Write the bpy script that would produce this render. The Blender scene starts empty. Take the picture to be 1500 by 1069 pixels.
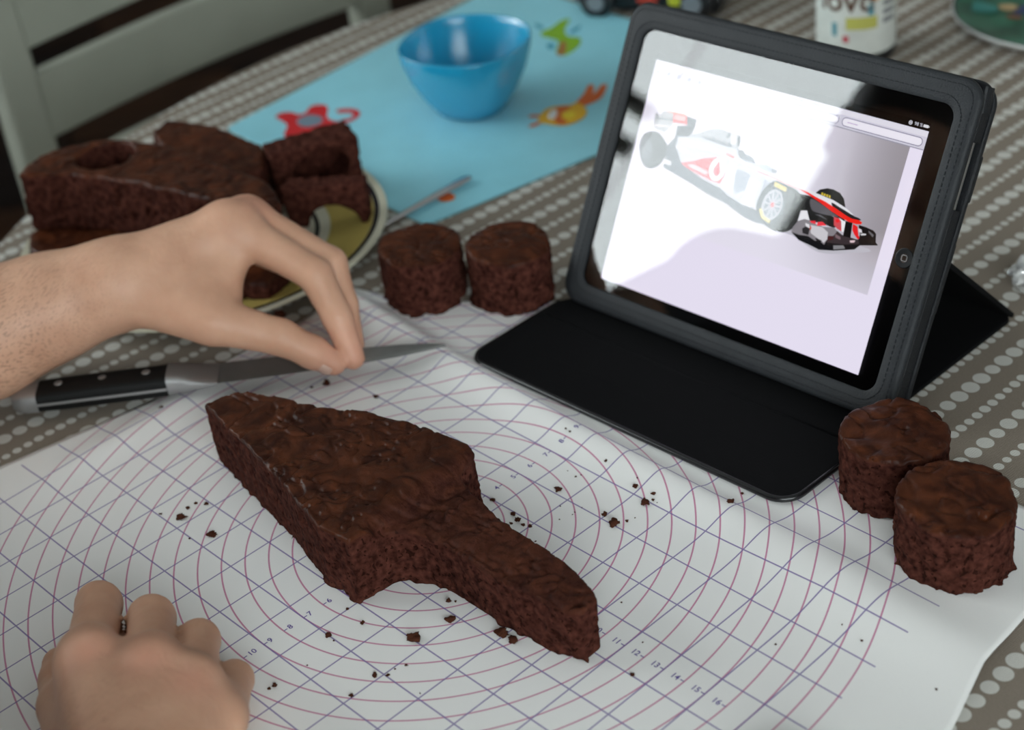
import bpy, bmesh, math, random
import numpy as np
from mathutils import Vector, Matrix
random.seed(7); np.random.seed(7)
MM = 0.001
SC = bpy.context.scene
COL = SC.collection

# ------------------------------------------------------------------ camera (world unit: metre; helpers work in mm)
# x runs along one axis of the printed mat grid, y along the other, z up; origin = centre of the mat's circles on the table
def rodr(w):
    t = np.linalg.norm(w); k = w/t
    K = np.array([[0, -k[2], k[1]], [k[2], 0, -k[0]], [-k[1], k[0], 0]])
    return np.eye(3)+math.sin(t)*K+(1-math.cos(t))*K@K
RC = rodr(np.array([2.05680268, 0.807602683, -0.575294814]))
FPX = 2515.79516
CAM = -RC.T@np.array([-1.64471832, 3.50703387, 36.1834964])*25.4
cd = bpy.data.cameras.new('camera'); cam = bpy.data.objects.new('camera', cd); COL.objects.link(cam)
cd.sensor_width = 36; cd.lens = 36*FPX/1500; cd.clip_start = 0.02
M4 = Matrix.Identity(4)
for r in range(3):
    M4[r][0] = RC[0][r]; M4[r][1] = -RC[1][r]; M4[r][2] = -RC[2][r]; M4[r][3] = CAM[r]*MM
cam.matrix_world = M4
cd.dof.use_dof = True; cd.dof.focus_distance = 0.885; cd.dof.aperture_fstop = 6.0
SC.camera = cam
def PT(u, v, d):          # a point seen at (u, v) of the 1500 px frame, at depth d mm
    return CAM + RC.T@np.array([(u-750)/FPX, (v-534.5)/FPX, 1.0])*d
def AT(u, v, z=0.0):      # a point seen at (u, v) at height z mm
    d = RC.T@np.array([(u-750)/FPX, (v-534.5)/FPX, 1.0]); return CAM+d*((z-CAM[2])/d[2])

# ------------------------------------------------------------------ world / light / exposure
W = bpy.data.worlds.new('overcast'); SC.world = W; W.use_nodes = True
bg = W.node_tree.nodes['Background']; bg.inputs[0].default_value = (0.92, 0.975, 1.0, 1); bg.inputs[1].default_value = 12.5
SC.view_settings.view_transform = 'Standard'; SC.view_settings.look = 'None'
SC.view_settings.gamma = 1; SC.view_settings.use_curve_mapping = False
SC.view_settings.exposure = -0.5
SC.cycles.max_bounces = 8; SC.cycles.diffuse_bounces = 5; SC.cycles.transparent_max_bounces = 12

# ------------------------------------------------------------------ materials
def nodes(m): return m.node_tree.nodes, m.node_tree.links
def mat(name, col, rough=0.5, spec=0.5, metal=0, bump=0, bscale=100, var=0, vscale=20, emit=None, sss=0, trans=0, coat=0, detail=4, stretch=None):
    m = bpy.data.materials.new(name); m.use_nodes = True
    N, L = nodes(m); b = N['Principled BSDF']
    b.inputs['Base Color'].default_value = (*col, 1); b.inputs['Roughness'].default_value = rough
    b.inputs['Specular IOR Level'].default_value = spec; b.inputs['Metallic'].default_value = metal
    if coat: b.inputs['Coat Weight'].default_value = coat; b.inputs['Coat Roughness'].default_value = 0.05
    if sss:
        b.inputs['Subsurface Weight'].default_value = sss; b.inputs['Subsurface Radius'].default_value = (1, .35, .2); b.inputs['Subsurface Scale'].default_value = 0.006
    if trans: b.inputs['Transmission Weight'].default_value = trans
    if emit: b.inputs['Emission Color'].default_value = (*emit[0], 1); b.inputs['Emission Strength'].default_value = emit[1]
    if bump or var:
        tc = N.new('ShaderNodeTexCoord'); src = tc.outputs['Object']
        if stretch:
            mp = N.new('ShaderNodeMapping'); mp.inputs['Scale'].default_value = stretch; L.new(src, mp.inputs[0]); src = mp.outputs[0]
    if var:
        n = N.new('ShaderNodeTexNoise'); n.inputs['Scale'].default_value = vscale; n.inputs['Detail'].default_value = detail; L.new(src, n.inputs['Vector'])
        r = N.new('ShaderNodeValToRGB'); r.color_ramp.elements[0].position = .3; r.color_ramp.elements[1].position = .7
        r.color_ramp.elements[0].color = (*[c*(1-var) for c in col], 1); r.color_ramp.elements[1].color = (*[min(1, c*(1+var)) for c in col], 1)
        L.new(n.outputs[0], r.inputs[0]); L.new(r.outputs[0], b.inputs['Base Color'])
    if bump:
        n = N.new('ShaderNodeTexNoise'); n.inputs['Scale'].default_value = bscale; n.inputs['Detail'].default_value = detail; L.new(src, n.inputs['Vector'])
        bp = N.new('ShaderNodeBump'); bp.inputs['Strength'].default_value = bump; bp.inputs['Distance'].default_value = 0.001
        L.new(n.outputs[0], bp.inputs['Height']); L.new(bp.outputs[0], b.inputs['Normal'])
    return m
def math_n(N, L, op, a, b=None, c=None):
    n = N.new('ShaderNodeMath'); n.operation = op
    for i, x in enumerate((a, b, c)):
        if x is None: continue
        if isinstance(x, (int, float)): n.inputs[i].default_value = x
        else: L.new(x, n.inputs[i])
    return n.outputs[0]
def mix_n(N, L, f, a, b):
    n = N.new('ShaderNodeMix'); n.data_type = 'RGBA'
    if isinstance(f, (int, float)): n.inputs[0].default_value = f
    else: L.new(f, n.inputs[0])
    for i, x in ((6, a), (7, b)):
        if isinstance(x, tuple): n.inputs[i].default_value = (*x, 1)
        else: L.new(x, n.inputs[i])
    return n.outputs[2]

def cloth_material():      # taupe weave with rows of white dots, rows along y every 17.5 mm
    m = mat('tablecloth_weave', (.19, .165, .135), .85, .25)
    N, L = nodes(m); b = N['Principled BSDF']; tc = N.new('ShaderNodeTexCoord')
    sp = N.new('ShaderNodeSeparateXYZ'); L.new(tc.outputs['Object'], sp.inputs[0])
    wob = N.new('ShaderNodeTexNoise'); wob.inputs['Scale'].default_value = 14; wob.inputs['Detail'].default_value = 0; L.new(tc.outputs['Object'], wob.inputs['Vector'])
    wv = math_n(N, L, 'MULTIPLY', math_n(N, L, 'SUBTRACT', wob.outputs[0], .5), .0022)
    u = math_n(N, L, 'DIVIDE', math_n(N, L, 'ADD', math_n(N, L, 'SUBTRACT', sp.outputs[0], .146), wv), .0175)
    row = math_n(N, L, 'ROUND', u); du = math_n(N, L, 'MULTIPLY', math_n(N, L, 'SUBTRACT', u, row), .0175)
    odd = math_n(N, L, 'ABSOLUTE', math_n(N, L, 'MODULO', row, 2.0))
    pitch = math_n(N, L, 'SUBTRACT', .0112, math_n(N, L, 'MULTIPLY', odd, .0036))
    cb = N.new('ShaderNodeCombineXYZ'); L.new(row, cb.inputs[0])
    wn = N.new('ShaderNodeTexWhiteNoise'); wn.noise_dimensions = '1D'; L.new(row, wn.inputs['W'])
    # dot sizes drift along the row
    cb2 = N.new('ShaderNodeCombineXYZ'); L.new(math_n(N, L, 'MULTIPLY', row, 7.3), cb2.inputs[0]); L.new(math_n(N, L, 'MULTIPLY', sp.outputs[1], 40), cb2.inputs[1])
    v = math_n(N, L, 'ADD', math_n(N, L, 'DIVIDE', sp.outputs[1], pitch), math_n(N, L, 'MULTIPLY', wn.outputs[0], 5.0))
    cell = math_n(N, L, 'ROUND', v); dv = math_n(N, L, 'MULTIPLY', math_n(N, L, 'SUBTRACT', v, cell), pitch)
    cb3 = N.new('ShaderNodeCombineXYZ'); L.new(row, cb3.inputs[0]); L.new(cell, cb3.inputs[1])
    wn2 = N.new('ShaderNodeTexWhiteNoise'); wn2.noise_dimensions = '2D'; L.new(cb3.outputs[0], wn2.inputs['Vector'])
    rad = math_n(N, L, 'MULTIPLY', pitch, math_n(N, L, 'SUBTRACT', math_n(N, L, 'ADD', .37, math_n(N, L, 'MULTIPLY', wn2.outputs[0], .10)), math_n(N, L, 'MULTIPLY', odd, .05)))
    d = math_n(N, L, 'SQRT', math_n(N, L, 'ADD', math_n(N, L, 'POWER', math_n(N, L, 'ABSOLUTE', du), 2.0), math_n(N, L, 'POWER', math_n(N, L, 'ABSOLUTE', dv), 2.0)))
    mask = math_n(N, L, 'LESS_THAN', d, rad)
    nz = N.new('ShaderNodeTexNoise'); nz.inputs['Scale'].default_value = 900; L.new(tc.outputs['Object'], nz.inputs['Vector'])
    base = mix_n(N, L, nz.outputs[0], (.180, .150, .120), (.255, .213, .172))
    c = mix_n(N, L, mask, base, (.54, .53, .49)); L.new(c, b.inputs['Base Color'])
    wx = N.new('ShaderNodeTexWave'); wx.inputs['Scale'].default_value = 260; wx.bands_direction = 'X'; L.new(tc.outputs['Object'], wx.inputs[0])
    wy = N.new('ShaderNodeTexWave'); wy.inputs['Scale'].default_value = 260; wy.bands_direction = 'Y'; L.new(tc.outputs['Object'], wy.inputs[0])
    bp = N.new('ShaderNodeBump'); bp.inputs['Strength'].default_value = .35; bp.inputs['Distance'].default_value = .0006
    L.new(math_n(N, L, 'ADD', math_n(N, L, 'ADD', wx.outputs['Fac'], wy.outputs['Fac']), math_n(N, L, 'MULTIPLY', mask, 1.2)), bp.inputs['Height']); L.new(bp.outputs[0], b.inputs['Normal'])
    return m
def mat_material():        # white pastry mat with printed inch grid (violet) and half-inch circles (pink)
    m = mat('pastry_mat_print', (.80, .79, .775), .36, .45)
    N, L = nodes(m); b = N['Principled BSDF']; tc = N.new('ShaderNodeTexCoord')
    sp = N.new('ShaderNodeSeparateXYZ'); L.new(tc.outputs['Object'], sp.inputs[0])
    x = math_n(N, L, 'DIVIDE', sp.outputs[0], .0254); y = math_n(N, L, 'DIVIDE', sp.outputs[1], .0254)
    ax = math_n(N, L, 'ABSOLUTE', x); ay = math_n(N, L, 'ABSOLUTE', y)
    HW = .0165
    def line(t):
        f = math_n(N, L, 'FRACT', t); return math_n(N, L, 'LESS_THAN', math_n(N, L, 'ABSOLUTE', math_n(N, L, 'SUBTRACT', f, .5)), HW)
    inx = math_n(N, L, 'LESS_THAN', ax, 9.45); iny = math_n(N, L, 'LESS_THAN', ay, 11.45)
    ins = math_n(N, L, 'MULTIPLY', inx, iny)
    gx = math_n(N, L, 'MULTIPLY', line(math_n(N, L, 'ADD', x, 40.0)), ins); gy = math_n(N, L, 'MULTIPLY', line(math_n(N, L, 'ADD', y, 40.0)), ins)
    g = math_n(N, L, 'MAXIMUM', gx, gy)
    r = math_n(N, L, 'SQRT', math_n(N, L, 'ADD', math_n(N, L, 'MULTIPLY', x, x), math_n(N, L, 'MULTIPLY', y, y)))
    fr = math_n(N, L, 'FRACT', math_n(N, L, 'MULTIPLY', r, 2.0))
    dr = math_n(N, L, 'MINIMUM', fr, math_n(N, L, 'SUBTRACT', 1.0, fr))
    c = math_n(N, L, 'MULTIPLY', math_n(N, L, 'LESS_THAN', dr, .035), math_n(N, L, 'MULTIPLY', math_n(N, L, 'LESS_THAN', r, 9.6), math_n(N, L, 'GREATER_THAN', r, .8)))
    c1 = mix_n(N, L, math_n(N, L, 'MULTIPLY', c, .85), (.80, .79, .775), (.50, .13, .27))
    c2 = mix_n(N, L, math_n(N, L, 'MULTIPLY', g, .85), c1, (.17, .12, .33))
    L.new(c2, b.inputs['Base Color'])
    return m
def cake_material():
    m = mat('chocolate_cake', (.05, .02, .014), .6, .4)
    N, L = nodes(m); b = N['Principled BSDF']; tc = N.new('ShaderNodeTexCoord')
    at = N.new('ShaderNodeAttribute'); at.attribute_name = 'crust'
    def nz(sc, det, dis=0):
        n = N.new('ShaderNodeTexNoise'); n.inputs['Scale'].default_value = sc; n.inputs['Detail'].default_value = det; n.inputs['Distortion'].default_value = dis; L.new(tc.outputs['Object'], n.inputs['Vector']); return n.outputs[0]
    n1 = nz(260, 5); n2 = nz(48, 4, 1.6); n3 = nz(700, 2)
    rs = N.new('ShaderNodeValToRGB'); e = rs.color_ramp.elements; e[0].position = .33; e[0].color = (.024, .007, .005, 1); e[1].position = .68; e[1].color = (.088, .029, .020, 1)
    L.new(n1, rs.inputs[0])
    rt = N.new('ShaderNodeValToRGB'); e = rt.color_ramp.elements; e[0].position = .36; e[0].color = (.026, .0065, .003, 1); e[1].position = .70; e[1].color = (.088, .025, .010, 1)
    L.new(n2, rt.inputs[0])
    n4 = nz(330, 1); pr_ = math_n(N, L, 'GREATER_THAN', n4, .655)
    sd_ = mix_n(N, L, math_n(N, L, 'MULTIPLY', pr_, .75), rs.outputs[0], (.010, .003, .002))
    L.new(mix_n(N, L, at.outputs['Fac'], sd_, rt.outputs[0]), b.inputs['Base Color'])
    L.new(math_n(N, L, 'SUBTRACT', .9, math_n(N, L, 'MULTIPLY', at.outputs['Fac'], math_n(N, L, 'ADD', .36, math_n(N, L, 'MULTIPLY', n2, .38)))), b.inputs['Roughness'])
    L.new(math_n(N, L, 'ADD', .04, math_n(N, L, 'MULTIPLY', at.outputs['Fac'], .08)), b.inputs['Specular IOR Level'])
    bp = N.new('ShaderNodeBump'); bp.inputs['Strength'].default_value = .8; bp.inputs['Distance'].default_value = .0010
    hh = math_n(N, L, 'ADD', math_n(N, L, 'MULTIPLY', math_n(N, L, 'ADD', n1, math_n(N, L, 'MULTIPLY', n3, .35)), math_n(N, L, 'SUBTRACT', 1.0, math_n(N, L, 'MULTIPLY', at.outputs['Fac'], .6))), math_n(N, L, 'MULTIPLY', n2, .8))
    L.new(hh, bp.inputs['Height']); L.new(bp.outputs[0], b.inputs['Normal'])
    return m
def skin_material():
    m = mat('skin', (.50, .27, .18), .5, .4, sss=.12)
    N, L = nodes(m); b = N['Principled BSDF']; tc = N.new('ShaderNodeTexCoord')
    n = N.new('ShaderNodeTexNoise'); n.inputs['Scale'].default_value = 38; n.inputs['Detail'].default_value = 3; L.new(tc.outputs['Object'], n.inputs['Vector'])
    at = N.new('ShaderNodeAttribute'); at.attribute_name = 'blush'
    ah = N.new('ShaderNodeAttribute'); ah.attribute_name = 'hair'
    r = N.new('ShaderNodeValToRGB'); e = r.color_ramp.elements; e[0].position = .3; e[0].color = (.50, .27, .175, 1); e[1].position = .72; e[1].color = (.61, .355, .24, 1)
    L.new(n.outputs[0], r.inputs[0])
    c = mix_n(N, L, math_n(N, L, 'MULTIPLY', at.outputs['Fac'], .6), r.outputs[0], (.66, .29, .205))
    mp = N.new('ShaderNodeMapping'); mp.inputs['Rotation'].default_value = (0, 0, .95); mp.inputs['Scale'].default_value = (1500, 130, 700); L.new(tc.outputs['Object'], mp.inputs[0])
    h = N.new('ShaderNodeTexNoise'); h.inputs['Scale'].default_value = 1; h.inputs['Detail'].default_value = 2; L.new(mp.outputs[0], h.inputs['Vector'])
    hm = math_n(N, L, 'MULTIPLY', math_n(N, L, 'MULTIPLY', math_n(N, L, 'GREATER_THAN', h.outputs[0], .585), ah.outputs['Fac']), .42)
    L.new(mix_n(N, L, hm, c, (.10, .05, .03)), b.inputs['Base Color'])
    w = N.new('ShaderNodeTexNoise'); w.inputs['Scale'].default_value = 130; w.inputs['Detail'].default_value = 6; w.inputs['Distortion'].default_value = .8; L.new(tc.outputs['Object'], w.inputs['Vector'])
    bp = N.new('ShaderNodeBump'); bp.inputs['Strength'].default_value = .35; bp.inputs['Distance'].default_value = .0012; L.new(w.outputs[0], bp.inputs['Height']); L.new(bp.outputs[0], b.inputs['Normal'])
    return m
def wood_floor_material():
    m = mat('dark_wood', (.020, .008, .004), .6, .12, var=.6, vscale=6, bump=.1, bscale=60, stretch=(1, 14, 1))
    return m
def glass_material(name='thin_glass', tint=(1, 1, 1), ior=1.5):
    m = bpy.data.materials.new(name); m.use_nodes = True; N, L = nodes(m); N.remove(N['Principled BSDF'])
    t = N.new('ShaderNodeBsdfTransparent'); t.inputs[0].default_value = (*tint, 1)
    g = N.new('ShaderNodeBsdfGlossy'); g.inputs['Roughness'].default_value = .0
    f = N.new('ShaderNodeFresnel'); f.inputs[0].default_value = ior
    mx = N.new('ShaderNodeMixShader'); L.new(f.outputs[0], mx.inputs[0]); L.new(t.outputs[0], mx.inputs[1]); L.new(g.outputs[0], mx.inputs[2]); L.new(mx.outputs[0], N['Material Output'].inputs[0])
    return m
def emis(name, col, s=1.0):
    m = bpy.data.materials.new(name); m.use_nodes = True; N, L = nodes(m); N.remove(N['Principled BSDF'])
    e = N.new('ShaderNodeEmission'); e.inputs[0].default_value = (*col, 1); e.inputs[1].default_value = s; L.new(e.outputs[0], N['Material Output'].inputs[0]); return m
def srgb(r, g, b):
    f = lambda c: (c/255/12.92 if c/255 <= .04045 else ((c/255+.055)/1.055)**2.4); return (f(r), f(g), f(b))

MAT = dict(
    cloth=cloth_material(), mat=mat_material(), cake=cake_material(), skin=skin_material(), floor=wood_floor_material(),
    wall=mat('wall_paint', (.62, .60, .56), .8, .2, bump=.05, bscale=300), ceil=mat('ceiling_paint', (.75, .75, .73), .9, .2),
    white_wood=mat('white_painted_wood', (.26, .27, .225), .5, .25, bump=.08, bscale=40, var=.06, vscale=14),
    table_wood=mat('table_wood', (.12, .06, .03), .5, .4, var=.3, vscale=9),
    leather=mat('black_leather', (.010, .011, .013), .50, .30, bump=.35, bscale=900),
    leather_frame=mat('grey_black_leather', (.019, .021, .024), .55, .28, bump=.35, bscale=900, var=.12, vscale=60),
    thread=mat('black_thread', (.008, .009, .012), .7, .3), suede=mat('black_suede_lining', (.0045, .0045, .005), .8, .08, bump=.2, bscale=1500),
    alu=mat('brushed_aluminium', (.75, .76, .77), .3, .5, metal=1), bezel=mat('black_bezel', (.003, .003, .004), .4, .2),
    glass=glass_material(ior=1.86), window_glass=glass_material('window_glass', (.97, .985, .98), 1.45),
    steel=mat('polished_steel', (.40, .40, .40), .42, .5, metal=.75, bump=.03, bscale=200), blade=mat('blade_steel', (.22, .22, .215), .42, .5, metal=.6, var=.1, vscale=60),
    handle=mat('black_knife_handle', (.008, .008, .008), .5, .18), cutlery=mat('bright_steel', (.68, .66, .68), .16, .5, metal=1),
    plate_yellow=mat('yellow_glaze', (.44, .34, .10), .22, .5, var=.08, vscale=30), plate_cream=mat('cream_glaze', (.62, .60, .47), .2, .5),
    plate_dark=mat('dark_blue_glaze', (.012, .014, .022), .25, .5), bowl=mat('blue_translucent_plastic', (.012, .29, .50), .22, .5, trans=.12, sss=.0),
    placemat=mat('pale_blue_placemat', (.26, .60, .70), .38, .4, var=.04, vscale=30), red=mat('red_print', (.55, .012, .018), .45, .4), grey_print=mat('grey_blue_print', (.16, .22, .28), .45, .4),
    orange=mat('orange_print', (.62, .12, .015), .45, .4), yellow=mat('yellow_print', (.75, .42, .02), .45, .4), white_print=mat('white_print', (.72, .72, .70), .45, .4),
    lime=mat('lime_print', (.20, .40, .02), .45, .4), teal=mat('teal_print', (.04, .28, .40), .45, .4), brown_print=mat('brown_print', (.30, .14, .04), .45, .4), brightyellow=mat('bright_yellow_print', (.80, .60, .03), .45, .4),
    violet=mat('violet_print', (.13, .09, .30), .45, .4), jar=mat('jar_white_label', (.60, .62, .58), .4, .4, var=.08, vscale=60), jar_glass=mat('jar_glass', (.50, .53, .50), .12, .5),
    ink_brown=mat('brown_ink', (.10, .05, .03), .5, .3), ink_grey=mat('grey_ink', (.16, .16, .17), .5, .3), ink_yel=mat('yellow_green_ink', (.45, .44, .10), .5, .3), ink_teal=mat('teal_ink', (.08, .25, .30), .5, .3), ink_red=mat('red_ink', (.42, .05, .07), .5, .3), ink_orange=mat('orange_ink', (.5, .2, .05), .5, .3),
    toy_black=mat('toy_black', (.006, .006, .007), .35, .5), toy_red=mat('toy_red', (.40, .04, .02), .35, .5), toy_lime=mat('toy_lime', (.42, .44, .02), .35, .5), toy_grey=mat('toy_grey', (.16, .18, .20), .4, .5),
    foil=mat('crumpled_foil', (.72, .72, .72), .25, .5, metal=.7), gplate_rim=mat('white_melamine', (.50, .51, .50), .35, .4),
    shirt=mat('dark_shirt', (.014, .014, .017), .9, .1, bump=.1, bscale=600), hair=mat('dark_brown_hair', (.02, .012, .008), .5, .4, bump=.5, bscale=180, stretch=(1, 1, .15)),
    crumb=mat('cake_crumb', (.060, .020, .011), .85, .08),
    nail=mat('fingernail', (.60, .38, .30), .3, .5),
)

# ------------------------------------------------------------------ object helpers
def props(o, label=None, cat=None, group=None, kind=None):
    if label: o['label'] = label
    if cat: o['category'] = cat
    if group: o['group'] = group
    if kind: o['kind'] = kind
    return o
def empty(name, loc=(0, 0, 0), rot=None, **k):
    o = bpy.data.objects.new(name, None); COL.objects.link(o); o.empty_display_size = .02
    if rot is None: o.location = Vector(loc)*MM
    else:
        m = Matrix.Identity(4)
        for r in range(3):
            for c in range(3): m[r][c] = rot[c][r]
            m[r][3] = loc[r]*MM
        o.matrix_world = m
    return props(o, **k)
def mesh(name, V, F, m=None, parent=None, smooth=False, mats=None, mi=None, attr=None, scale=MM, **k):
    me = bpy.data.meshes.new(name)
    me.from_pydata([tuple(float(c)*scale for c in v) for v in V], [], [tuple(int(i) for i in f) for f in F])
    if mats:
        for x in mats: me.materials.append(x)
        if mi is not None: me.polygons.foreach_set('material_index', mi)
    elif m: me.materials.append(m)
    if smooth: me.polygons.foreach_set('use_smooth', [True]*len(me.polygons))
    if attr:
        for an, av in attr.items():
            a = me.attributes.new(an, 'FLOAT', 'POINT'); a.data.foreach_set('value', np.asarray(av, dtype=np.float32))
    me.update()
    o = bpy.data.objects.new(name, me); COL.objects.link(o)
    if parent: o.parent = parent
    return props(o, **k)
class B:                 # small mesh collector, mm
    def __init__(s): s.V = []; s.F = []
    def add(s, V, F):
        n = len(s.V); s.V += [tuple(v) for v in V]; s.F += [tuple(i+n for i in f) for f in F]; return s
    def box(s, c, d, ax=None):
        ax = ax if ax is not None else np.eye(3); c = np.array(c, float)
        V = [c+ax[0]*d[0]/2*i+ax[1]*d[1]/2*j+ax[2]*d[2]/2*k for i in (-1, 1) for j in (-1, 1) for k in (-1, 1)]
        return s.add(V, [(0, 1, 3, 2), (4, 6, 7, 5), (0, 4, 5, 1), (2, 3, 7, 6), (0, 2, 6, 4), (1, 5, 7, 3)])
    def prism(s, P, z0, z1, fr=None):     # polygon P (ccw) extruded z0..z1, optional frame (origin, X, Y, Z)
        n = len(P); V = [(p[0], p[1], z0) for p in P]+[(p[0], p[1], z1) for p in P]
        if fr is not None: V = [fr[0]+fr[1]*v[0]+fr[2]*v[1]+fr[3]*v[2] for v in V]
        return s.add(V, [tuple(range(n))[::-1], tuple(range(n, 2*n))]+[(i, (i+1) % n, n+(i+1) % n, n+i) for i in range(n)])
    def ring(s, Po, Pi, z0, z1):
        n = len(Po); V = [(*p, z0) for p in Po]+[(*p, z0) for p in Pi]+[(*p, z1) for p in Po]+[(*p, z1) for p in Pi]; F = []
        for i in range(n):
            j = (i+1) % n
            F += [(2*n+i, 2*n+j, 3*n+j, 3*n+i), (i, n+i, n+j, j), (i, j, 2*n+j, 2*n+i), (n+i, 3*n+i, 3*n+j, n+j)]
        return s.add(V, F)
    def lathe(s, prof, c=(0, 0, 0), n=48, cap=(True, True), sq=0, rotz=0):
        V = []; F = []
        for (r, z) in prof:
            for i in range(n):
                a = 2*math.pi*i/n; k = 1+sq*(math.cos(4*a))*-1
                V.append((c[0]+r*k*math.cos(a+rotz), c[1]+r*k*math.sin(a+rotz), c[2]+z))
        for q in range(len(prof)-1):
            for i in range(n):
                j = (i+1) % n; F.append((q*n+i, q*n+j, (q+1)*n+j, (q+1)*n+i))
        if cap[0]: F.append(tuple(range(n))[::-1])
        if cap[1]: F.append(tuple(range((len(prof)-1)*n, len(prof)*n)))
        return s.add(V, F)
    def tube(s, P, R, n=12, flat=None):
        P = [np.array(p, float) for p in P]; rings = []
        if not hasattr(R, '__len__'): R = [R]*len(P)
        up = np.array([0, 0, 1.]); V = []
        for i, p in enumerate(P):
            t = P[min(i+1, len(P)-1)]-P[max(i-1, 0)]; t /= np.linalg.norm(t)+1e-9
            u = np.cross(up, t)
            if np.linalg.norm(u) < 1e-3: u = np.array([1., 0, 0])
            u /= np.linalg.norm(u); w = np.cross(t, u); f = flat if flat else 1
            for k in range(n):
                a = 2*math.pi*k/n; V.append(p+u*math.cos(a)*R[i]+w*math.sin(a)*R[i]*f)
        F = []
        for q in range(len(P)-1):
            for i in range(n):
                j = (i+1) % n; F.append((q*n+i, q*n+j, (q+1)*n+j, (q+1)*n+i))
        F += [tuple(range(n))[::-1], tuple(range((len(P)-1)*n, len(P)*n))]
        return s.add(V, F)
    def build(s, name, m=None, parent=None, smooth=False, bevel=0, seg=2, **k):
        o = mesh(name, s.V, s.F, m, parent, smooth, **k)
        if bevel:
            md = o.modifiers.new('bevel', 'BEVEL'); md.width = bevel*MM; md.segments = seg; md.limit_method = 'ANGLE'; md.angle_limit = .6
        return o
def autosmooth(o, a=40):
    me = o.data; me.polygons.foreach_set('use_smooth', [True]*len(me.polygons))
    bm = bmesh.new(); bm.from_mesh(me)
    for e in bm.edges: e.smooth = (len(e.link_faces) == 2 and e.calc_face_angle(0) < math.radians(a))
    bm.to_mesh(me); bm.free(); return o
def rrect(x0, x1, y0, y1, r, n=8):
    P = []
    for cx, cy, a0 in ((x1-r, y0+r, -90), (x1-r, y1-r, 0), (x0+r, y1-r, 90), (x0+r, y0+r, 180)):
        for i in range(n+1):
            a = math.radians(a0+90*i/n); P.append((cx+r*math.cos(a), cy+r*math.sin(a)))
    return P
def circle(cx, cy, rx, ry=None, n=24, rot=0, a0=0, a1=360):
    ry = ry or rx; P = []
    full = abs(a1-a0) >= 360
    for i in range(n if full else n+1):
        a = math.radians(a0+(a1-a0)*i/n); x = rx*math.cos(a); y = ry*math.sin(a)
        P.append((cx+x*math.cos(rot)-y*math.sin(rot), cy+x*math.sin(rot)+y*math.cos(rot)))
    return P
def smooth_poly(P, n=6):   # closed Catmull-Rom
    P = [np.array(p, float) for p in P]; out = []; N = len(P)
    for i in range(N):
        p0, p1, p2, p3 = P[i-1], P[i], P[(i+1) % N], P[(i+2) % N]
        for k in range(n):
            t = k/n; out.append(tuple(.5*((2*p1)+(-p0+p2)*t+(2*p0-5*p1+4*p2-p3)*t*t+(-p0+3*p1-3*p2+p3)*t**3)))
    return out
def ccw(P):
    a = sum(P[i][0]*P[(i+1) % len(P)][1]-P[(i+1) % len(P)][0]*P[i][1] for i in range(len(P))); return list(P) if a > 0 else list(P)[::-1]
def flatpoly(name, P, z, m, parent, frame=None, fz=None, t=0):
    """a flat print: one ngon; fz(x, y) lets it follow an uneven surface"""
    P = ccw(P); V = [(x, y, (fz(x, y) if fz else 0)+z) for x, y in P]
    return mesh(name, V, [tuple(range(len(P)))], m, parent)
def text_mesh(name, s, size, m, parent, pos, xdir, ydir, fz=None, z=0, extr=0, name_obj=None):
    cu = bpy.data.curves.new(name, 'FONT'); cu.body = s; cu.size = size; cu.align_x = 'CENTER'; cu.align_y = 'CENTER'; cu.resolution_u = 3; cu.offset = .018*size
    o = bpy.data.objects.new('tmp_text', cu); COL.objects.link(o)
    bpy.context.view_layer.update()
    me = bpy.data.meshes.new_from_object(o.evaluated_get(bpy.context.evaluated_depsgraph_get()))
    bpy.data.objects.remove(o); bpy.data.curves.remove(cu)
    V = []
    for v in me.vertices:
        p = np.array(pos, float)+np.array(xdir)*v.co.x+np.array(ydir)*v.co.y
        if fz: p[2] = fz(p[0], p[1])+z
        V.append(p)
    F = [tuple(q.vertices) for q in me.polygons]; bpy.data.meshes.remove(me)
    return mesh(name, V, F, m, parent)

# ------------------------------------------------------------------ signed-distance surfaces (cakes, the person)
def hash3(i, j, k, s):
    n = (i*374761393+j*668265263+k*2147483647+s*1274126177) & 0xFFFFFFFF
    n = ((n ^ (n >> 13))*1274126177) & 0xFFFFFFFF
    n = (n ^ (n >> 16))*2246822519 & 0xFFFFFFFF
    return ((n >> 8) & 0xFFFF)/65535.0
def noise(P, scale, seed=0):
    Q = P/scale; I = np.floor(Q).astype(np.int64); f = Q-I; f = f*f*(3-2*f); r = 0
    for a in (0, 1):
        for b in (0, 1):
            for c in (0, 1):
                w = (f[:, 0] if a else 1-f[:, 0])*(f[:, 1] if b else 1-f[:, 1])*(f[:, 2] if c else 1-f[:, 2])
                r = r+w*hash3(I[:, 0]+a, I[:, 1]+b, I[:, 2]+c, seed)
    return r
def poly_sdf(X, Y, P):
    P = np.array(P, float); n = len(P); d = np.full(X.shape, 1e18); s = np.zeros(X.shape, bool)
    for i in range(n):
        a = P[i]; b = P[(i+1) % n]; e = b-a; wx = X-a[0]; wy = Y-a[1]
        t = np.clip((wx*e[0]+wy*e[1])/(e@e), 0, 1); d = np.minimum(d, (wx-e[0]*t)**2+(wy-e[1]*t)**2)
        c = ((a[1] > Y) != (b[1] > Y)); s ^= c & (X < (b[0]-a[0])*(Y-a[1])/((b[1]-a[1]) if b[1] != a[1] else 1e-9)+a[0])
    return np.where(s, -1, 1)*np.sqrt(d)
def smin(a, b, k):
    h = np.clip(.5+.5*(b-a)/k, 0, 1); return b*(1-h)+a*h-k*h*(1-h)
def smax(a, b, k): return -smin(-a, -b, k)
BS = 16
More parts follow.
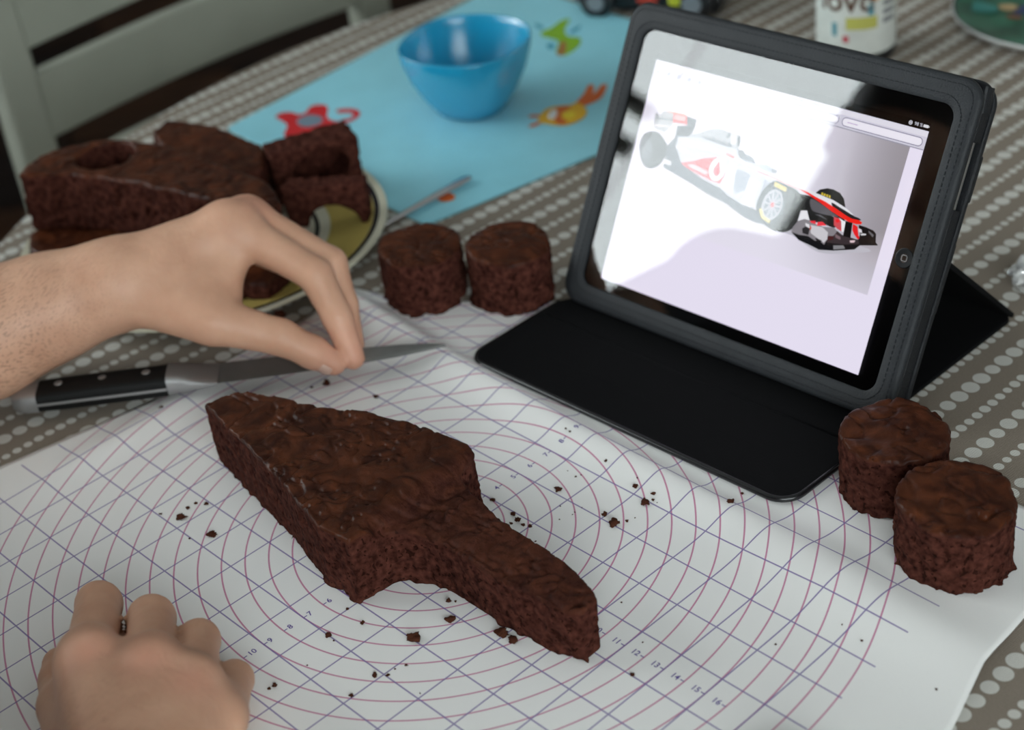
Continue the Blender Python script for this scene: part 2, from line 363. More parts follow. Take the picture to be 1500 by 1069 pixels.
OFF = np.stack(np.meshgrid(*[np.arange(BS+1)]*3, indexing='ij'), -1).reshape(-1, 3)
def surface(block_sdf, lo, hi, h):
    """naive surface nets over sparse blocks; block_sdf(center, halfdiag) returns None or a function of points"""
    lo = np.array(lo, float); nb = np.ceil((np.array(hi)-lo)/(h*BS)).astype(int)
    hd = h*BS*math.sqrt(3)/2
    vid = []; vpos = []; edges = []
    D = (nb*BS+2).astype(np.int64)
    lin = lambda I: (I[..., 0]*D[1]+I[..., 1])*D[2]+I[..., 2]
    for bi in range(nb[0]):
        for bj in range(nb[1]):
            for bk in range(nb[2]):
                o = np.array([bi, bj, bk])*BS; c = lo+(o+BS/2)*h
                fn = block_sdf(c, hd)
                if fn is None: continue
                G = fn(lo+(o+OFF)*h).reshape(BS+1, BS+1, BS+1)
                if G.min() > 0 or G.max() < 0: continue
                S = G < 0
                cnt = np.zeros((BS,)*3); acc = np.zeros((BS, BS, BS, 3))
                for ax in range(3):
                    for a in (0, 1):
                        for b in (0, 1):
                            s0 = [0, 0, 0]; oth = [q for q in range(3) if q != ax]; s0[oth[0]] = a; s0[oth[1]] = b; s1 = list(s0); s1[ax] = 1
                            g0 = G[s0[0]:s0[0]+BS, s0[1]:s0[1]+BS, s0[2]:s0[2]+BS]; g1 = G[s1[0]:s1[0]+BS, s1[1]:s1[1]+BS, s1[2]:s1[2]+BS]
                            m = (g0 < 0) != (g1 < 0); t = np.where(m, g0/np.where(m, g0-g1, 1), 0)
                            p = np.zeros((BS, BS, BS, 3)); p[..., oth[0]] = a; p[..., oth[1]] = b; p[..., ax] = t
                            acc += p*m[..., None]; cnt += m
                idx = np.argwhere(cnt > 0)
                vid.append(lin(idx+o)); vpos.append(lo+(idx+o+acc[tuple(idx.T)]/cnt[tuple(idx.T)][:, None])*h)
                for ax in range(3):
                    s1 = [0, 0, 0]; s1[ax] = 1
                    a0 = S[:BS, :BS, :BS]; a1 = S[s1[0]:s1[0]+BS, s1[1]:s1[1]+BS, s1[2]:s1[2]+BS]
                    e = np.argwhere(a0 != a1)
                    if len(e): edges.append((ax, e+o, a0[tuple(e.T)]))
    vid = np.concatenate(vid); vpos = np.concatenate(vpos); od = np.argsort(vid); vs = vid[od]
    F = []
    for ax, e, ins in edges:
        p, q = [(1, 2), (2, 0), (0, 1)][ax]
        dp = np.zeros(3, int); dp[p] = 1; dq = np.zeros(3, int); dq[q] = 1
        ok = (e[:, p] > 0) & (e[:, q] > 0); e = e[ok]; ins = ins[ok]
        ids = [lin(e), lin(e-dp), lin(e-dp-dq), lin(e-dq)]
        f = []
        good = np.ones(len(e), bool)
        for x in ids:
            j = np.clip(np.searchsorted(vs, x), 0, len(vs)-1); good &= vs[j] == x; f.append(od[j])
        f = np.stack(f, 1); f[~ins] = f[~ins][:, ::-1]; F.append(f[good])
    return vpos, np.concatenate(F)
def fast_mesh(name, V, F, m, parent=None, attr=None, **k):
    me = bpy.data.meshes.new(name); V = np.asarray(V)*MM; F = np.asarray(F)
    me.vertices.add(len(V)); me.vertices.foreach_set('co', V.astype(np.float32).ravel())
    me.loops.add(F.size); me.loops.foreach_set('vertex_index', F.astype(np.int32).ravel())
    me.polygons.add(len(F)); me.polygons.foreach_set('loop_start', np.arange(0, F.size, 4, dtype=np.int32)); me.polygons.foreach_set('loop_total', np.full(len(F), 4, np.int32))
    me.polygons.foreach_set('use_smooth', np.ones(len(F), bool)); me.update(calc_edges=True); me.validate()
    me.materials.append(m)
    if attr:
        for an, av in attr.items():
            a = me.attributes.new(an, 'FLOAT', 'POINT'); a.data.foreach_set('value', np.asarray(av, dtype=np.float32))
    o = bpy.data.objects.new(name, me); COL.objects.link(o)
    if parent: o.parent = parent
    return props(o, **k)

def make_cake(name, side, top, bottom=0.0, h=1.3, seed=0, rough=1.0, crust_noise=1.0, ragged=2.0, bounds=None, frame=None, origin=None, crust_n=True, cmask=None, extra=None, kedge=2.2, **k):
    """side(X, Y) = outline distance in mm, top(X, Y) = top height; frame maps local mm to world (X, Y, Z axes)"""
    x0, x1, y0, y1, z1 = bounds
    def sdf(P):
        n5 = noise(P, 5.0, seed)-.5; n2 = noise(P, 2.2, seed+1)-.5; n12 = noise(P, 13.0, seed+2)-.5; por = noise(P, 3.4, seed+3)
        X, Y, Z = P.T
        d2 = side(X, Y)+rough*(n5*1.5+n2*1.3+n12*1.3)
        d2 = d2+rough*np.clip(por-.66, 0, 1)*12*np.clip((top(X, Y)-3-Z)/2, 0, 1)
        d2 = d2-ragged*np.exp(-np.clip(Z-bottom, 0, 99)/3.5)*np.clip(n5*2.4+n12*1.5-.1, -.3, 1.2)*1.5
        Q = P+np.stack([n12*14, noise(P, 15.0, seed+8)*14, 0*X], 1)
        wr = np.abs(noise(Q*np.array([1, 1.5, .1]), 12.0, seed+5)-.5)*2; cl = noise(P*np.array([1, 1, .1]), 16.0, seed+6)
        pit = np.clip(noise(P*np.array([1, 1, .3]), 2.6, seed+7)-.60, 0, 1)*np.clip((cl-.50)*6, 0, 1)*7
        tz = Z-(top(X, Y)+crust_noise*(n12*2.6+n5*1.0-2.6*np.clip(.20-wr, 0, 1)*5*.6)-pit*min(crust_noise, 1))
        d = smax(d2, tz, kedge)
        if extra is not None: d = smax(d, extra(P)+n5*1.6, 1.5)
        return np.maximum(d, bottom-Z)
    lo = (x0-6, y0-6, bottom-2); hi = (x1+6, y1+6, z1+5)
    V, F = surface(lambda c, hd: sdf, lo, hi, h)
    # crust mask: near the top surface
    cr = np.clip((V[:, 2]-(top(V[:, 0], V[:, 1])-3.2))/1.6, 0, 1) if crust_n else np.zeros(len(V))
    if cmask is not None: cr = cr*cmask(V[:, 0], V[:, 1])
    if frame is None: return fast_mesh(name, V, F, MAT['cake'], attr={'crust': cr}, **k)
    o = fast_mesh(name, V, F, MAT['cake'], attr={'crust': cr}, **k)
    m = Matrix.Identity(4)
    for r in range(3):
        for c in range(3): m[r][c] = frame[c][r]
        m[r][3] = origin[r]*MM
    o.matrix_world = m
    return o
def loc_shift(P, c): return [(p[0]-c[0], p[1]-c[1]) for p in P]

# ------------------------------------------------------------------ the room
AZ = math.radians(-128)
WD = np.array([math.cos(AZ), math.sin(AZ), 0]); TD = np.array([-math.sin(AZ), math.cos(AZ), 0]); ZD = np.array([0, 0, 1.])
RO = np.array([14.5, 252.2, 0])          # room frame origin: w towards the window wall, t along it
def room(t, w, z): return RO+TD*t+WD*w+ZD*z
RF = (TD, WD, ZD)
WT0, WT1, WB0, WB1 = -3700, 2000, 2000, -2500      # t range, window wall at w = 2000, far wall at -2500
FZ, CZ = -740, 1700
floor = empty('floor', room(0, 0, FZ), kind='structure')
floor_base = B().box(room((WT0+WT1)/2, (WB0+WB1)/2, FZ-25), (WT1-WT0+200, WB0-WB1+200, 20), RF)
floor_base.build('subfloor', MAT['floor'])['kind'] = 'structure'
WOODS = [MAT['floor'], mat('dark_wood_brown', (.052, .022, .010), .6, .12, var=.4, vscale=6), mat('dark_wood_black', (.009, .004, .003), .6, .12, var=.4, vscale=6)]
for i in range(18):                      # the boards one can glimpse past the chair
    for j in range(2):
        o = B().box((0, 0, 0), (117, 1195, 14.0), RF).build('plank', WOODS[(i*5+j*2+i//4) % 3], floor, bevel=1.5, seg=1)
        o.location = Vector(room(-3350+i*120, 250+j*1200-(i % 2)*300, FZ-8+random.uniform(-.4, .4))-room(0, 0, FZ))*MM
B().box(room((WT0+WT1)/2, (WB0+WB1)/2, CZ+10), (WT1-WT0+200, WB0-WB1+200, 20), RF).build('ceiling', MAT['ceil'])['kind'] = 'structure'
WX0, WX1, WZ0, WZ1 = -2000, 246, 330, 1480          # the window opening (t, z)
def wall_with_hole(name, tc0, tc1, w, x0, x1, z0, z1):
    b = B()
    for a0, a1, c0, c1 in ((tc0, x0, FZ, CZ), (x1, tc1, FZ, CZ), (x0, x1, FZ, z0), (x0, x1, z1, CZ)):
        b.box(room((a0+a1)/2, w+75, (c0+c1)/2), (a1-a0, 150, c1-c0), RF)
    return props(b.build(name, MAT['wall']), kind='structure')
wall_with_hole('wall_front', WT0-100, WT1+100, WB0, WX0, WX1, WZ0, WZ1)
B().box(room((WT0+WT1)/2, WB1-60, (FZ+CZ)/2), (WT1-WT0+200, 120, CZ-FZ), RF).build('wall_back', MAT['wall'])['kind'] = 'structure'
B().box(room(WT0-60, (WB0+WB1)/2, (FZ+CZ)/2), (120, WB0-WB1, CZ-FZ), RF).build('wall_left', MAT['wall'])['kind'] = 'structure'
# right wall with a second window (daylight from the camera's right)
b = B(); SX0, SX1, SZ0, SZ1 = -1100, 700, 250, 1450
for a0, a1, c0, c1 in ((WB1, SX0, FZ, CZ), (SX1, WB0, FZ, CZ), (SX0, SX1, FZ, SZ0), (SX0, SX1, SZ1, CZ)):
    b.box(room(WT1+75, (a0+a1)/2, (c0+c1)/2), (150, a1-a0, c1-c0), RF)
b.build('wall_right', MAT['wall'])['kind'] = 'structure'
# window 1: frame, stile, two transom bars, panes, sill
wn = empty('window_1', room((WX0+WX1)/2, WB0+40, WZ0), kind='structure')
def child_box(name, c, d, m, parent, bevel=1, ax=RF):
    o = B().box(np.array(c)-np.array(parent.location)/MM, d, ax).build(name, m, parent, bevel=bevel); return o
for a0, a1, c0, c1 in ((WX0, WX0+50, WZ0, WZ1), (WX1-6, WX1, WZ0, WZ1), (WX0, WX1, WZ0, WZ0+40), (WX0, WX1, WZ1-50, WZ1)):
    child_box('frame', room((a0+a1)/2, WB0+40, (c0+c1)/2), (a1-a0, 50, c1-c0), MAT['white_wood'], wn)
child_box('stile', room(-66, WB0+40, (WZ0+WZ1)/2), (4, 12, WZ1-WZ0-90), MAT['white_wood'], wn)
for zc in (822, 742): child_box('transom_bar', room((WX0+50-70)/2, WB0+40, zc), (-70-WX0-50, 40, 30), MAT['white_wood'], wn)
for a0, a1, c0, c1 in ((WX0+50, -73, 837, WZ1-50), (WX0+50, -73, 757, 807), (WX0+50, -73, WZ0+40, 727), (-59, WX1-6, WZ0+40, WZ1-50)):
    child_box('pane', room((a0+a1)/2, WB0+40, (c0+c1)/2), (a1-a0, 4, c1-c0), MAT['window_glass'], wn, bevel=0)
child_box('window_sill', room((WX0+WX1)/2, WB0-30, WZ0-14), (WX1-WX0+80, 200, 26), MAT['white_wood'], wn, bevel=3)
wn2 = empty('window_2', room(WT1+40, (SX0+SX1)/2, SZ0), kind='structure')
for a0, a1, c0, c1 in ((SX0, SX0+50, SZ0, SZ1), (SX1-50, SX1, SZ0, SZ1), (SX0, SX1, SZ0, SZ0+50), (SX0, SX1, SZ1-50, SZ1), ((SX0+SX1)/2-25, (SX0+SX1)/2+25, SZ0, SZ1)):
    child_box('frame', room(WT1+40, (a0+a1)/2, (c0+c1)/2), (50, a1-a0, c1-c0), MAT['white_wood'], wn2)
for a0, a1 in ((SX0+50, (SX0+SX1)/2-25), ((SX0+SX1)/2+25, SX1-50)):
    child_box('pane', room(WT1+40, (a0+a1)/2, (SZ0+SZ1)/2), (4, a1-a0, SZ1-SZ0-100), MAT['window_glass'], wn2, bevel=0)
def portal(name, c, nrm, sx, sy):
    l = bpy.data.lights.new(name, 'AREA'); l.shape = 'RECTANGLE'; l.size = sx*MM; l.size_y = sy*MM; l.cycles.is_portal = True
    o = bpy.data.objects.new(name, l); COL.objects.link(o); o.location = Vector(c)*MM
    o.rotation_euler = Vector(nrm).to_track_quat('-Z', 'Z').to_euler()
portal('window_portal', room((WX0+WX1)/2, WB0+140, (WZ0+WZ1)/2), -WD, WX1-WX0, WZ1-WZ0)
portal('window_portal', room(WT1+140, (SX0+SX1)/2, (SZ0+SZ1)/2), -TD, SX1-SX0, SZ1-SZ0)

# ------------------------------------------------------------------ table and cloth
TC = np.array([-25., 340.]); TR = 575.; SW = np.array([560., 60.])     # round left end, leaf running towards +x
def table_outline(r, n=64):
    d = SW/np.linalg.norm(SW); a0 = math.atan2(d[1], d[0]); P = []
    for i in range(n+1):
        a = a0+math.pi/2+math.pi*i/n; P.append(TC+r*np.array([math.cos(a), math.sin(a)]))
    for i in range(n+1):
        a = a0-math.pi/2+math.pi*i/n; P.append(TC+SW+r*np.array([math.cos(a), math.sin(a)]))
    return P
tb = empty('dining_table', (*TC, FZ), label='oval dark wooden dining table standing under the dotted taupe cloth', cat='table')
B().prism([p-TC for p in table_outline(TR-6)], -28-FZ, -3-FZ).build('tabletop', MAT['table_wood'], tb)
for dx, dy in ((-300, -200), (-300, 260), (820, -200), (820, 300)):
    B().box((dx, dy, (-28)/2-FZ/2), (60, 60, -28-FZ-1)).build('leg', MAT['table_wood'], tb, bevel=4)
V = []; F = []; n = len(table_outline(1)); rings = []
for r, z, wv in ((0.0, 0, 0), (.5, 0, 0), (1.0, 0, 0)): pass
O = table_outline(TR); O2 = table_outline(TR+3)
V = [(p[0], p[1], 0) for p in O]+[(p[0], p[1], -4) for p in O2]
for q in range(1, 6):
    for i, p in enumerate(table_outline(TR+4+q*1.5)):
        dv = (p-TC)/np.linalg.norm(p-TC); f = math.sin(i*.55)*q*2.6+math.sin(i*.23+1)*q*2
        V.append((p[0]+dv[0]*(f+q*2), p[1]+dv[1]*(f+q*2), -4-q*38))
F = [tuple(range(n))]
for q in range(6):
    for i in range(n): F.append((q*n+i, (q+1)*n+i, (q+1)*n+(i+1) % n, q*n+(i+1) % n))
o = mesh('tablecloth', V, F, MAT['cloth'], label='taupe tablecloth with rows of white dots spread over the table', cat='tablecloth'); autosmooth(o, 50)

# ------------------------------------------------------------------ pastry mat
def sst(a, b, x): t = np.clip((x-a)/(b-a), 0, 1); return t*t*(3-2*t)
def mat_z(x, y):
    x = np.asarray(x, float); y = np.asarray(y, float)
    yr = np.interp(x, [-240, -104, 30, 128, 220, 290], [125, 115, 110, 108, 100, 98])
    h = np.interp(x, [-240, -200, -110, 0, 128, 190, 240, 300], [9, 8.5, 7, 5, 4.5, 6.5, 5, 1.5])
    t = y-yr; wl = np.interp(x, [100, 190], [15, 26]); wr = np.interp(x, [100, 190], [8, 20])
    z = .7+h*np.where(t < 0, np.exp(-(t/wl)**2), np.exp(-(t/wr)**2))
    z = z+3.2*np.exp(-((x+214)/13)**2)*sst(-150, -60, y)*(1-sst(60, 110, y))
    return z
def mz(x, y): return float(mat_z(x, y))
nu, nv = 150, 170; V = []
YB = -330
for j in range(nv+1):
    for i in range(nu+1):
        u = i/nu; v = j/nv; xa = -236+u*508
        yt = np.interp(xa, [-240, -234, -190, -115, 290], [134, 137, 150, 205, 207]); y = YB+v*(yt-YB)
        xl = np.interp(y, [-330, -135, -15, 81, 140], [-290, -251, -231, -229, -234]); xr = np.interp(y, [-330, -60, 20, 54, 96, 136, 210], [300, 300, 294, 288.5, 277, 273, 272])
        x = xl+u*(xr-xl)
        if v > .9: x = x*(1-(v-.9)*10)+(xa*(508/508))*((v-.9)*10) if False else x
        V.append((x, y, mz(x, y)))
F = [(j*(nu+1)+i, j*(nu+1)+i+1, (j+1)*(nu+1)+i+1, (j+1)*(nu+1)+i) for j in range(nv) for i in range(nu)]
pm = mesh('pastry_mat', V, F, MAT['mat'], smooth=True, label='white pastry mat printed with violet inch grid and pink circles under the cake', cat='mat')
md = pm.modifiers.new('thickness', 'SOLIDIFY'); md.thickness = .0005; md.offset = -1
# the printed diameters along four arms
def number(s, x, y, xd, yd): text_mesh('printed_number', s, 4.7, MAT['violet'], pm, (x, y, 0), xd, yd, fz=mz, z=.12)
for d in range(3, 17):
    r = d*12.7; w = 2.8*len(str(d))
    for ang in (0, 90, 180, 270):
        a = math.radians(ang); dr = np.array([math.cos(a), math.sin(a)])
        if (ang == 90 and d > 9) or (ang == 180 and d > 14): continue
        s_ = 1 if ang < 180 else -1          # numerals run along their axis like on a ruler, a tick joins them to the circle
        xd = (s_*dr[0], s_*dr[1], 0); yd = (-xd[1], xd[0], 0)
        p = dr*(r-2.6-w/2); number(str(d), p[0], p[1], xd, yd)
        q0 = dr*(r-2.2); q1 = dr*r; nn = np.array([-dr[1], dr[0]])*.3
        flatpoly('printed_tick', [q0+nn, q0-nn, q1-nn, q1+nn], .12, MAT['violet'], pm, fz=mz)

# ------------------------------------------------------------------ the racing-car cake and the other cakes
body = [(-147, -37), (-120, -42), (-97, -46), (-75, -50), (-52, -54), (-30, -60), (-8, -65), (15, -63), (17, -52), (17.5, -41), (22, -36), (32, -31), (48, -28), (86, -28.5), (112, -25.5), (128, -23.5), (133.5, -20), (133, -9), (128, -5.5), (112, -1), (94, 1.5), (58, 3), (28, 8), (14, 12), (11, 27), (4, 29), (-37, 24), (-63, 15), (-88, 2), (-119, -8), (-142, -17)]
body = ccw(body); cc = (-20., -15.)
bl = loc_shift(body, cc)
def ctop(X, Y):
    x = X+cc[0]; y = Y+cc[1]
    w = sst(5, 21, x)*sst(-56, -44, y)
    return 42.3-8.3*w-np.clip((x-23)/110, 0, 1)*1.5-1.5*sst(-110, -150, x)
make_cake('car_shaped_cake', lambda X, Y: poly_sdf(X, Y, bl), ctop, h=1.0, cmask=lambda X, Y: 1-.45*sst(3, 12, X+cc[0])*sst(-56, -46, Y+cc[1]), seed=3, bounds=(-130, 155, -52, 46, 43), frame=np.eye(3), origin=(cc[0], cc[1], .75), ragged=2.2, rough=.6, crust_noise=.95, kedge=.9,
          label='large chocolate cake cut to an arrow shaped race car body on the mat', cat='cake')
def disc(x, y, r, h, seed, label, z0=None, dome=0):
    ph = random.uniform(0, 6)
    side = lambda X, Y: np.sqrt(X*X+Y*Y)-r*(1+.02*np.sin(3*np.arctan2(Y, X)+ph)+.015*np.sin(5*np.arctan2(Y, X)+2*ph))
    top = lambda X, Y: h+dome*(1-(X*X+Y*Y)/(r*r))+X*math.cos(ph)*.05
    return make_cake('cake_disc', side, top, h=1.15, seed=seed, bounds=(-r, r, -r, r, h+3), frame=np.eye(3), origin=(x, y, z0 if z0 is not None else mz(x, y)+.2), label=label, cat='cake', group='round cake discs cut for wheels')
disc(-187, 160, 27, 39, 11, 'round chocolate cake disc beside the plate, left one of the middle pair')
disc(-140.5, 195, 27, 39, 12, 'round chocolate cake disc touching the tablet, right one of the middle pair', dome=1)
disc(167, 179, 28, 38, 13, 'round chocolate cake disc at the corner of the tablet case, farther of the right pair')
disc(222.5, 152.5, 29, 38, 14, 'round glossy chocolate cake disc at the right edge, nearest of the right pair', z0=1.2)

# plate
PC = np.array([-366., 110.])
plt = empty('dinner_plate', (*PC, 0), label='cream plate with yellow band and dark rim line under cake offcuts', cat='plate')
prof = [(0, 2.2), (70, 2.2), (84, 3.4), (100, 7), (118, 11.2), (127, 13.2), (129.5, 13.6), (130, 12.6), (126, 9.5), (110, 5), (90, 1), (60, .3), (0, .3)]
def band(name, r0, r1, m):
    # a glazed ring lying in the plate's profile, 0.25 mm proud
    zf = lambda r: np.interp(r, [0, 70, 84, 100, 118, 127], [2.2, 2.2, 3.4, 7, 11.2, 13.2])
    rs = np.linspace(r0, r1, 6); pr = [(r, zf(r)+.25) for r in rs]
    o = B().lathe(pr, n=96, cap=(False, False)).build(name, m, plt, smooth=True)
bb = B().lathe([(r, z) for r, z in prof[1:-1]], n=96); o = bb.build('plate_body', MAT['plate_cream'], plt); autosmooth(o, 35)
band('yellow_band', 88, 120, MAT['plate_yellow']); band('dark_rim_line', 120.3, 124, MAT['plate_dark']); band('dark_inner_line', 77, 80, MAT['plate_dark'])

big = [(-456, 27), (-444, 38), (-432, 49), (-405, 62), (-378, 71), (-345, 80), (-314, 87), (-290, 99), (-270, 107), (-270, 116), (-286, 124), (-303, 127), (-330, 125), (-363, 122), (-404, 119), (-440, 106), (-456, 95), (-468, 72), (-472, 56), (-466, 40)]
bc = (-370., 85.); bl2 = loc_shift(ccw(big), bc)
def big_side(X, Y):
    d = poly_sdf(X, Y, bl2); hx, hy = -430-bc[0], 83-bc[1]
    return smax(d, 21-np.sqrt((X-hx)**2+((Y-hy))**2), 1.5)
make_cake('cake_offcut', big_side, lambda X, Y: 44+0*X-2.5*sst(60, 100, X), h=1.5, seed=21, bounds=(-105, 105, -62, 46, 46), frame=np.eye(3), origin=(bc[0], bc[1], 22.3), ragged=1.0, crust_noise=.7,
          label='long chocolate cake offcut with a round hole, topmost on the plate', cat='cake')
low = [(-462, 44), (-456, 24), (-436, 12), (-400, 14), (-330, 46), (-256, 84), (-268, 122), (-350, 108), (-440, 92)]; lc = (-350., 70.); ll = loc_shift(ccw(low), lc)
make_cake('cake_slab', lambda X, Y: poly_sdf(X, Y, ll), lambda X, Y: 14.2+0*X, h=1.7, seed=22, bounds=(-115, 100, -62, 58, 17), frame=np.eye(3), origin=(lc[0], lc[1], 7.6), ragged=1, crust_noise=.5,
          label='dark chocolate cake slab lying on the plate beneath the long offcut', cat='cake')
bp_ = [(-468, 158), (-433, 174), (-378, 178), (-364, 170), (-352, 158), (-362, 135), (-436, 132), (-462, 140)]; b2 = (-410., 155.); bpl = loc_shift(ccw(bp_), b2)
make_cake('cake_offcut', lambda X, Y: poly_sdf(X, Y, bpl), lambda X, Y: 40+0*X+.10*(-X)*.5, h=1.6, seed=23, bounds=(-62, 62, -28, 28, 44), frame=np.eye(3), origin=(b2[0], b2[1], 10.5), ragged=1, crust_noise=.6,
          label='plain chocolate cake offcut at the back of the plate behind the long one', cat='cake')
def arch_block(p0, p1, depth, hgt, z0, r, cx, cyo, seed, label, back=6.0, squash=1.0):
    """block standing on edge, a bite the size of a disc cut through its front"""
    p0 = np.array(p0, float); p1 = np.array(p1, float); X = p1-p0; L = np.linalg.norm(X); X /= L; Yv = np.array([0, 0, 1.]); X3 = np.array([*X, 0]); Z3 = np.cross(X3, Yv)
    pts = [(-L/2, 0), (L/2, 0), (L/2, hgt), (-L/2, hgt)]
    def side(x, y):
        return poly_sdf(x, y, pts)
    bite = lambda P: r-np.sqrt(((P[:, 0]-cx)*squash)**2+(P[:, 1]-cyo)**2)
    blind = lambda P: np.where(P[:, 2] > back, bite(P), -5.0)
    o = make_cake('cake_offcut', side, lambda x, y: depth+0*x, h=1.5, seed=seed, bounds=(-L/2, L/2, -2, hgt, depth+2), frame=(X3, Yv, Z3), origin=((p0[0]+p1[0])/2, (p0[1]+p1[1])/2, z0), ragged=0, crust_noise=.6, crust_n=False, extra=blind, label=label, cat='cake')
    return o
arch_block((-378, 177), (-355, 237), 29, 40, 10.5, 14.5, 3, 21, 24, 'chocolate cake offcut with a deep bite standing at the far right of the plate', back=1.5, squash=.7)
arch_block((-334, 164), (-291, 203), 17, 31, 10, 19, 4, -3, 25, 'arched chocolate cake offcut standing in front of the bitten one on the plate', back=-9.0)
fc = (262., -22.)
make_cake('cake_offcut', lambda X, Y: np.sqrt(X*X+Y*Y)-24, lambda X, Y: 18-.012*(X*X+Y*Y), h=1.5, seed=31, bounds=(-24, 24, -24, 24, 20), frame=np.eye(3), origin=(fc[0], fc[1], mz(*fc)+.2), label='blurred dark cake offcut just showing at the bottom edge of the photo', cat='cake')

# ------------------------------------------------------------------ tablet in its folio case
TO = np.array([14.5136, 252.1988, 88.3299])
TX = np.array([.99926, .038, .006]); TY = np.array([-.023517, .479974, .876967]); TN = np.cross(TX, TY)
case = empty('tablet_case', TO, rot=(TX, TY, TN), label='black leather folio case propping the tablet, its front flap lying on the mat', cat='case')
# front frame: flat leather ring with soft edges and two rows of stitching
def ring_lofted(loops, closed=False):
    b = B(); n = len(loops[0][0]); V = []; F = []
    for P, z in loops: V += [(p[0], p[1], z) for p in P]
    for q in range(len(loops)-1):
        for i in range(n):
            j = (i+1) % n; F.append((q*n+i, q*n+j, (q+1)*n+j, (q+1)*n+i))
    if closed:
        q = len(loops)-1
        for i in range(n):
            j = (i+1) % n; F.append((q*n+i, q*n+j, j, i))
    return b.add(V, F)
def off(o, r):    # outer frame outline grown by o
    return rrect(-121.5-o, 121.5+o, -91-o, 99+o, max(1, r+o), 10)
def inn(o, r): return rrect(-108.5-o, 108.5+o, -78-o, 83.5+o, max(1, r+o), 10)
fr = ring_lofted([(off(-1.5, 13), -3.5), (off(0, 13), -2), (off(0, 13), .6), (off(-.8, 13), 1.8), (off(-2.5, 13), 2.4), (inn(4.2, 8), 2.4), (inn(2.4, 8), 2.0), (inn(1.0, 8), 1.9), (inn(0, 8), 1.3), (inn(0, 8), .25), (inn(3, 8), .2)])
o = fr.build('front_frame', MAT['leather_frame'], case); autosmooth(o, 50)
def stitches(P, z, name, step=3.2, ln=2.1, w=.45):
    b = B(); P = [np.array(p) for p in P]; N = len(P)
    for i in range(N):
        a = P[i]; c = P[(i+1) % N]; L = np.linalg.norm(c-a)
        if L < .3: continue
        k = max(1, int(round(L/step))); d = (c-a)/L; nn = np.array([-d[1], d[0]])
        for s in range(k):
            m = a+d*L*(s+.5)/k; l = min(ln, L/k*.75)
            Q = [m-d*l/2-nn*w/2, m+d*l/2-nn*w/2, m+d*l/2+nn*w/2, m-d*l/2+nn*w/2]
            b.prism([tuple(q) for q in Q], z-.1, z+.28)
    return b.build(name, MAT['thread'], case, kind='stuff')
stitches(off(-4.0, 13), 2.4, 'stitching'); stitches(inn(4.8, 8), 2.4, 'stitching')
# side walls (the right side is the open slot), back cover
sw = ring_lofted([(off(-1.2, 13), -3.5), (off(-1.2, 13), -5)]); o = sw.build('frame_binding', MAT['leather'], case); autosmooth(o)
b = B()
b.box((-120, 4, -9), (2, 166, 10)).box((0, 98, -9), (212, 2, 10)).box((0, -89.7, -9), (212, 2, 10))
b.build('side_gusset', MAT['leather'], case, bevel=.6)
b = B().prism(off(.5, 13), -17.2, -13.6); o = b.build('back_cover', MAT['leather'], case, bevel=1.2)
# worn upper right corner: the leather tab over the slot
tabp = [(116, 62, -3), (121.5, 62, -8.5), (121, 62, -13.5)]
for yy0, yy1, bulge in ((83, 97, 1.8), (-88, -70, .6)):
    b = B()
    P = []
    for i in range(7):
        a = math.radians(-70+140*i/6); P.append((119.2+bulge*1.6*math.cos(a), -8.6+5.4*math.sin(a)))
    P2 = [(p[0]-1.2, p[1]) for p in P][::-1]; poly = P+P2
    V = [(p[0], yy0, p[1]) for p in poly]+[(p[0]-(1.5 if yy1 > 90 else 0), yy1, p[1]) for p in poly]; n = len(poly)
    b.add(V, [tuple(range(n)), tuple(range(n, 2*n))[::-1]]+[(i, n+i, n+(i+1) % n, (i+1) % n) for i in range(n)])
    b.build('slot_corner', MAT['leather'], case, smooth=False)
for ya, yb in ((-82, 30), (67, 84)):
    B().box((120.1, (ya+yb)/2, -8.6), (1.2, yb-ya, 8.4)).build('slot_edge', MAT['leather'], case, bevel=.5)
b = B().box((120.6, -8, -16), (2.4, 40, 4.4)); b.build('cover_tab', MAT['leather'], case, bevel=1)
b = B().box((121.2, 48, -16), (2.0, 26, 4.4)); b.build('cover_tab', MAT['leather'], case, bevel=1)
# world-space parts of the case, expressed in its local frame
Rm = np.stack([TX, TY, TN])
def to_case(V): return [tuple(Rm@(np.array(v, float)-TO)) for v in V]
def case_part(name, b, m, bevel=0, smooth=False):
    b.V = to_case(b.V); return b.build(name, m, case, bevel=bevel, smooth=smooth)
fl = [(p[0], p[1]) for p in rrect(-106, 135, 127, 215, 13, 8)]
fl = [(x, y+.030*(x-14)) for x, y in fl]
b = B().prism(fl, 1.8, 5.2); case_part('front_flap', b, MAT['suede'], bevel=.9)
# rolled leather edge of the flap, and the crease across it
edge = [(*p, 3.5) for p in fl]
i0 = [i for i, p in enumerate(fl) if p[1] < 209]
b = B()
path = [np.array((*fl[i], 3.4)) for i in range(len(fl))]
left = [p for p in path if p[1] < 208]
k0 = max(range(len(left)), key=lambda i: 0)
path_o = [np.array((-106., 203.2, 3.4))]+path[-9:]+path[:9]+[np.array((135., 208., 3.4))]
path_o = [p+np.array([0, -.3, 0]) for p in path_o]
b.tube(path_o, 1.9, n=8); case_part('rolled_edge', b, mat('glossy_black_edge', (.007, .007, .008), .24, .5), smooth=True)
b = B().tube([(-103, 186, 5.0), (14, 187, 5.1), (131, 193, 5.0)], [1.1]*3, n=8, flat=.5); case_part('crease', b, MAT['suede'], smooth=True)
b = B().tube([(-103, 152, 4.9), (14, 155, 5.0), (132, 160, 4.9)], [.7]*3, n=8, flat=.4); case_part('crease', b, MAT['suede'], smooth=True)
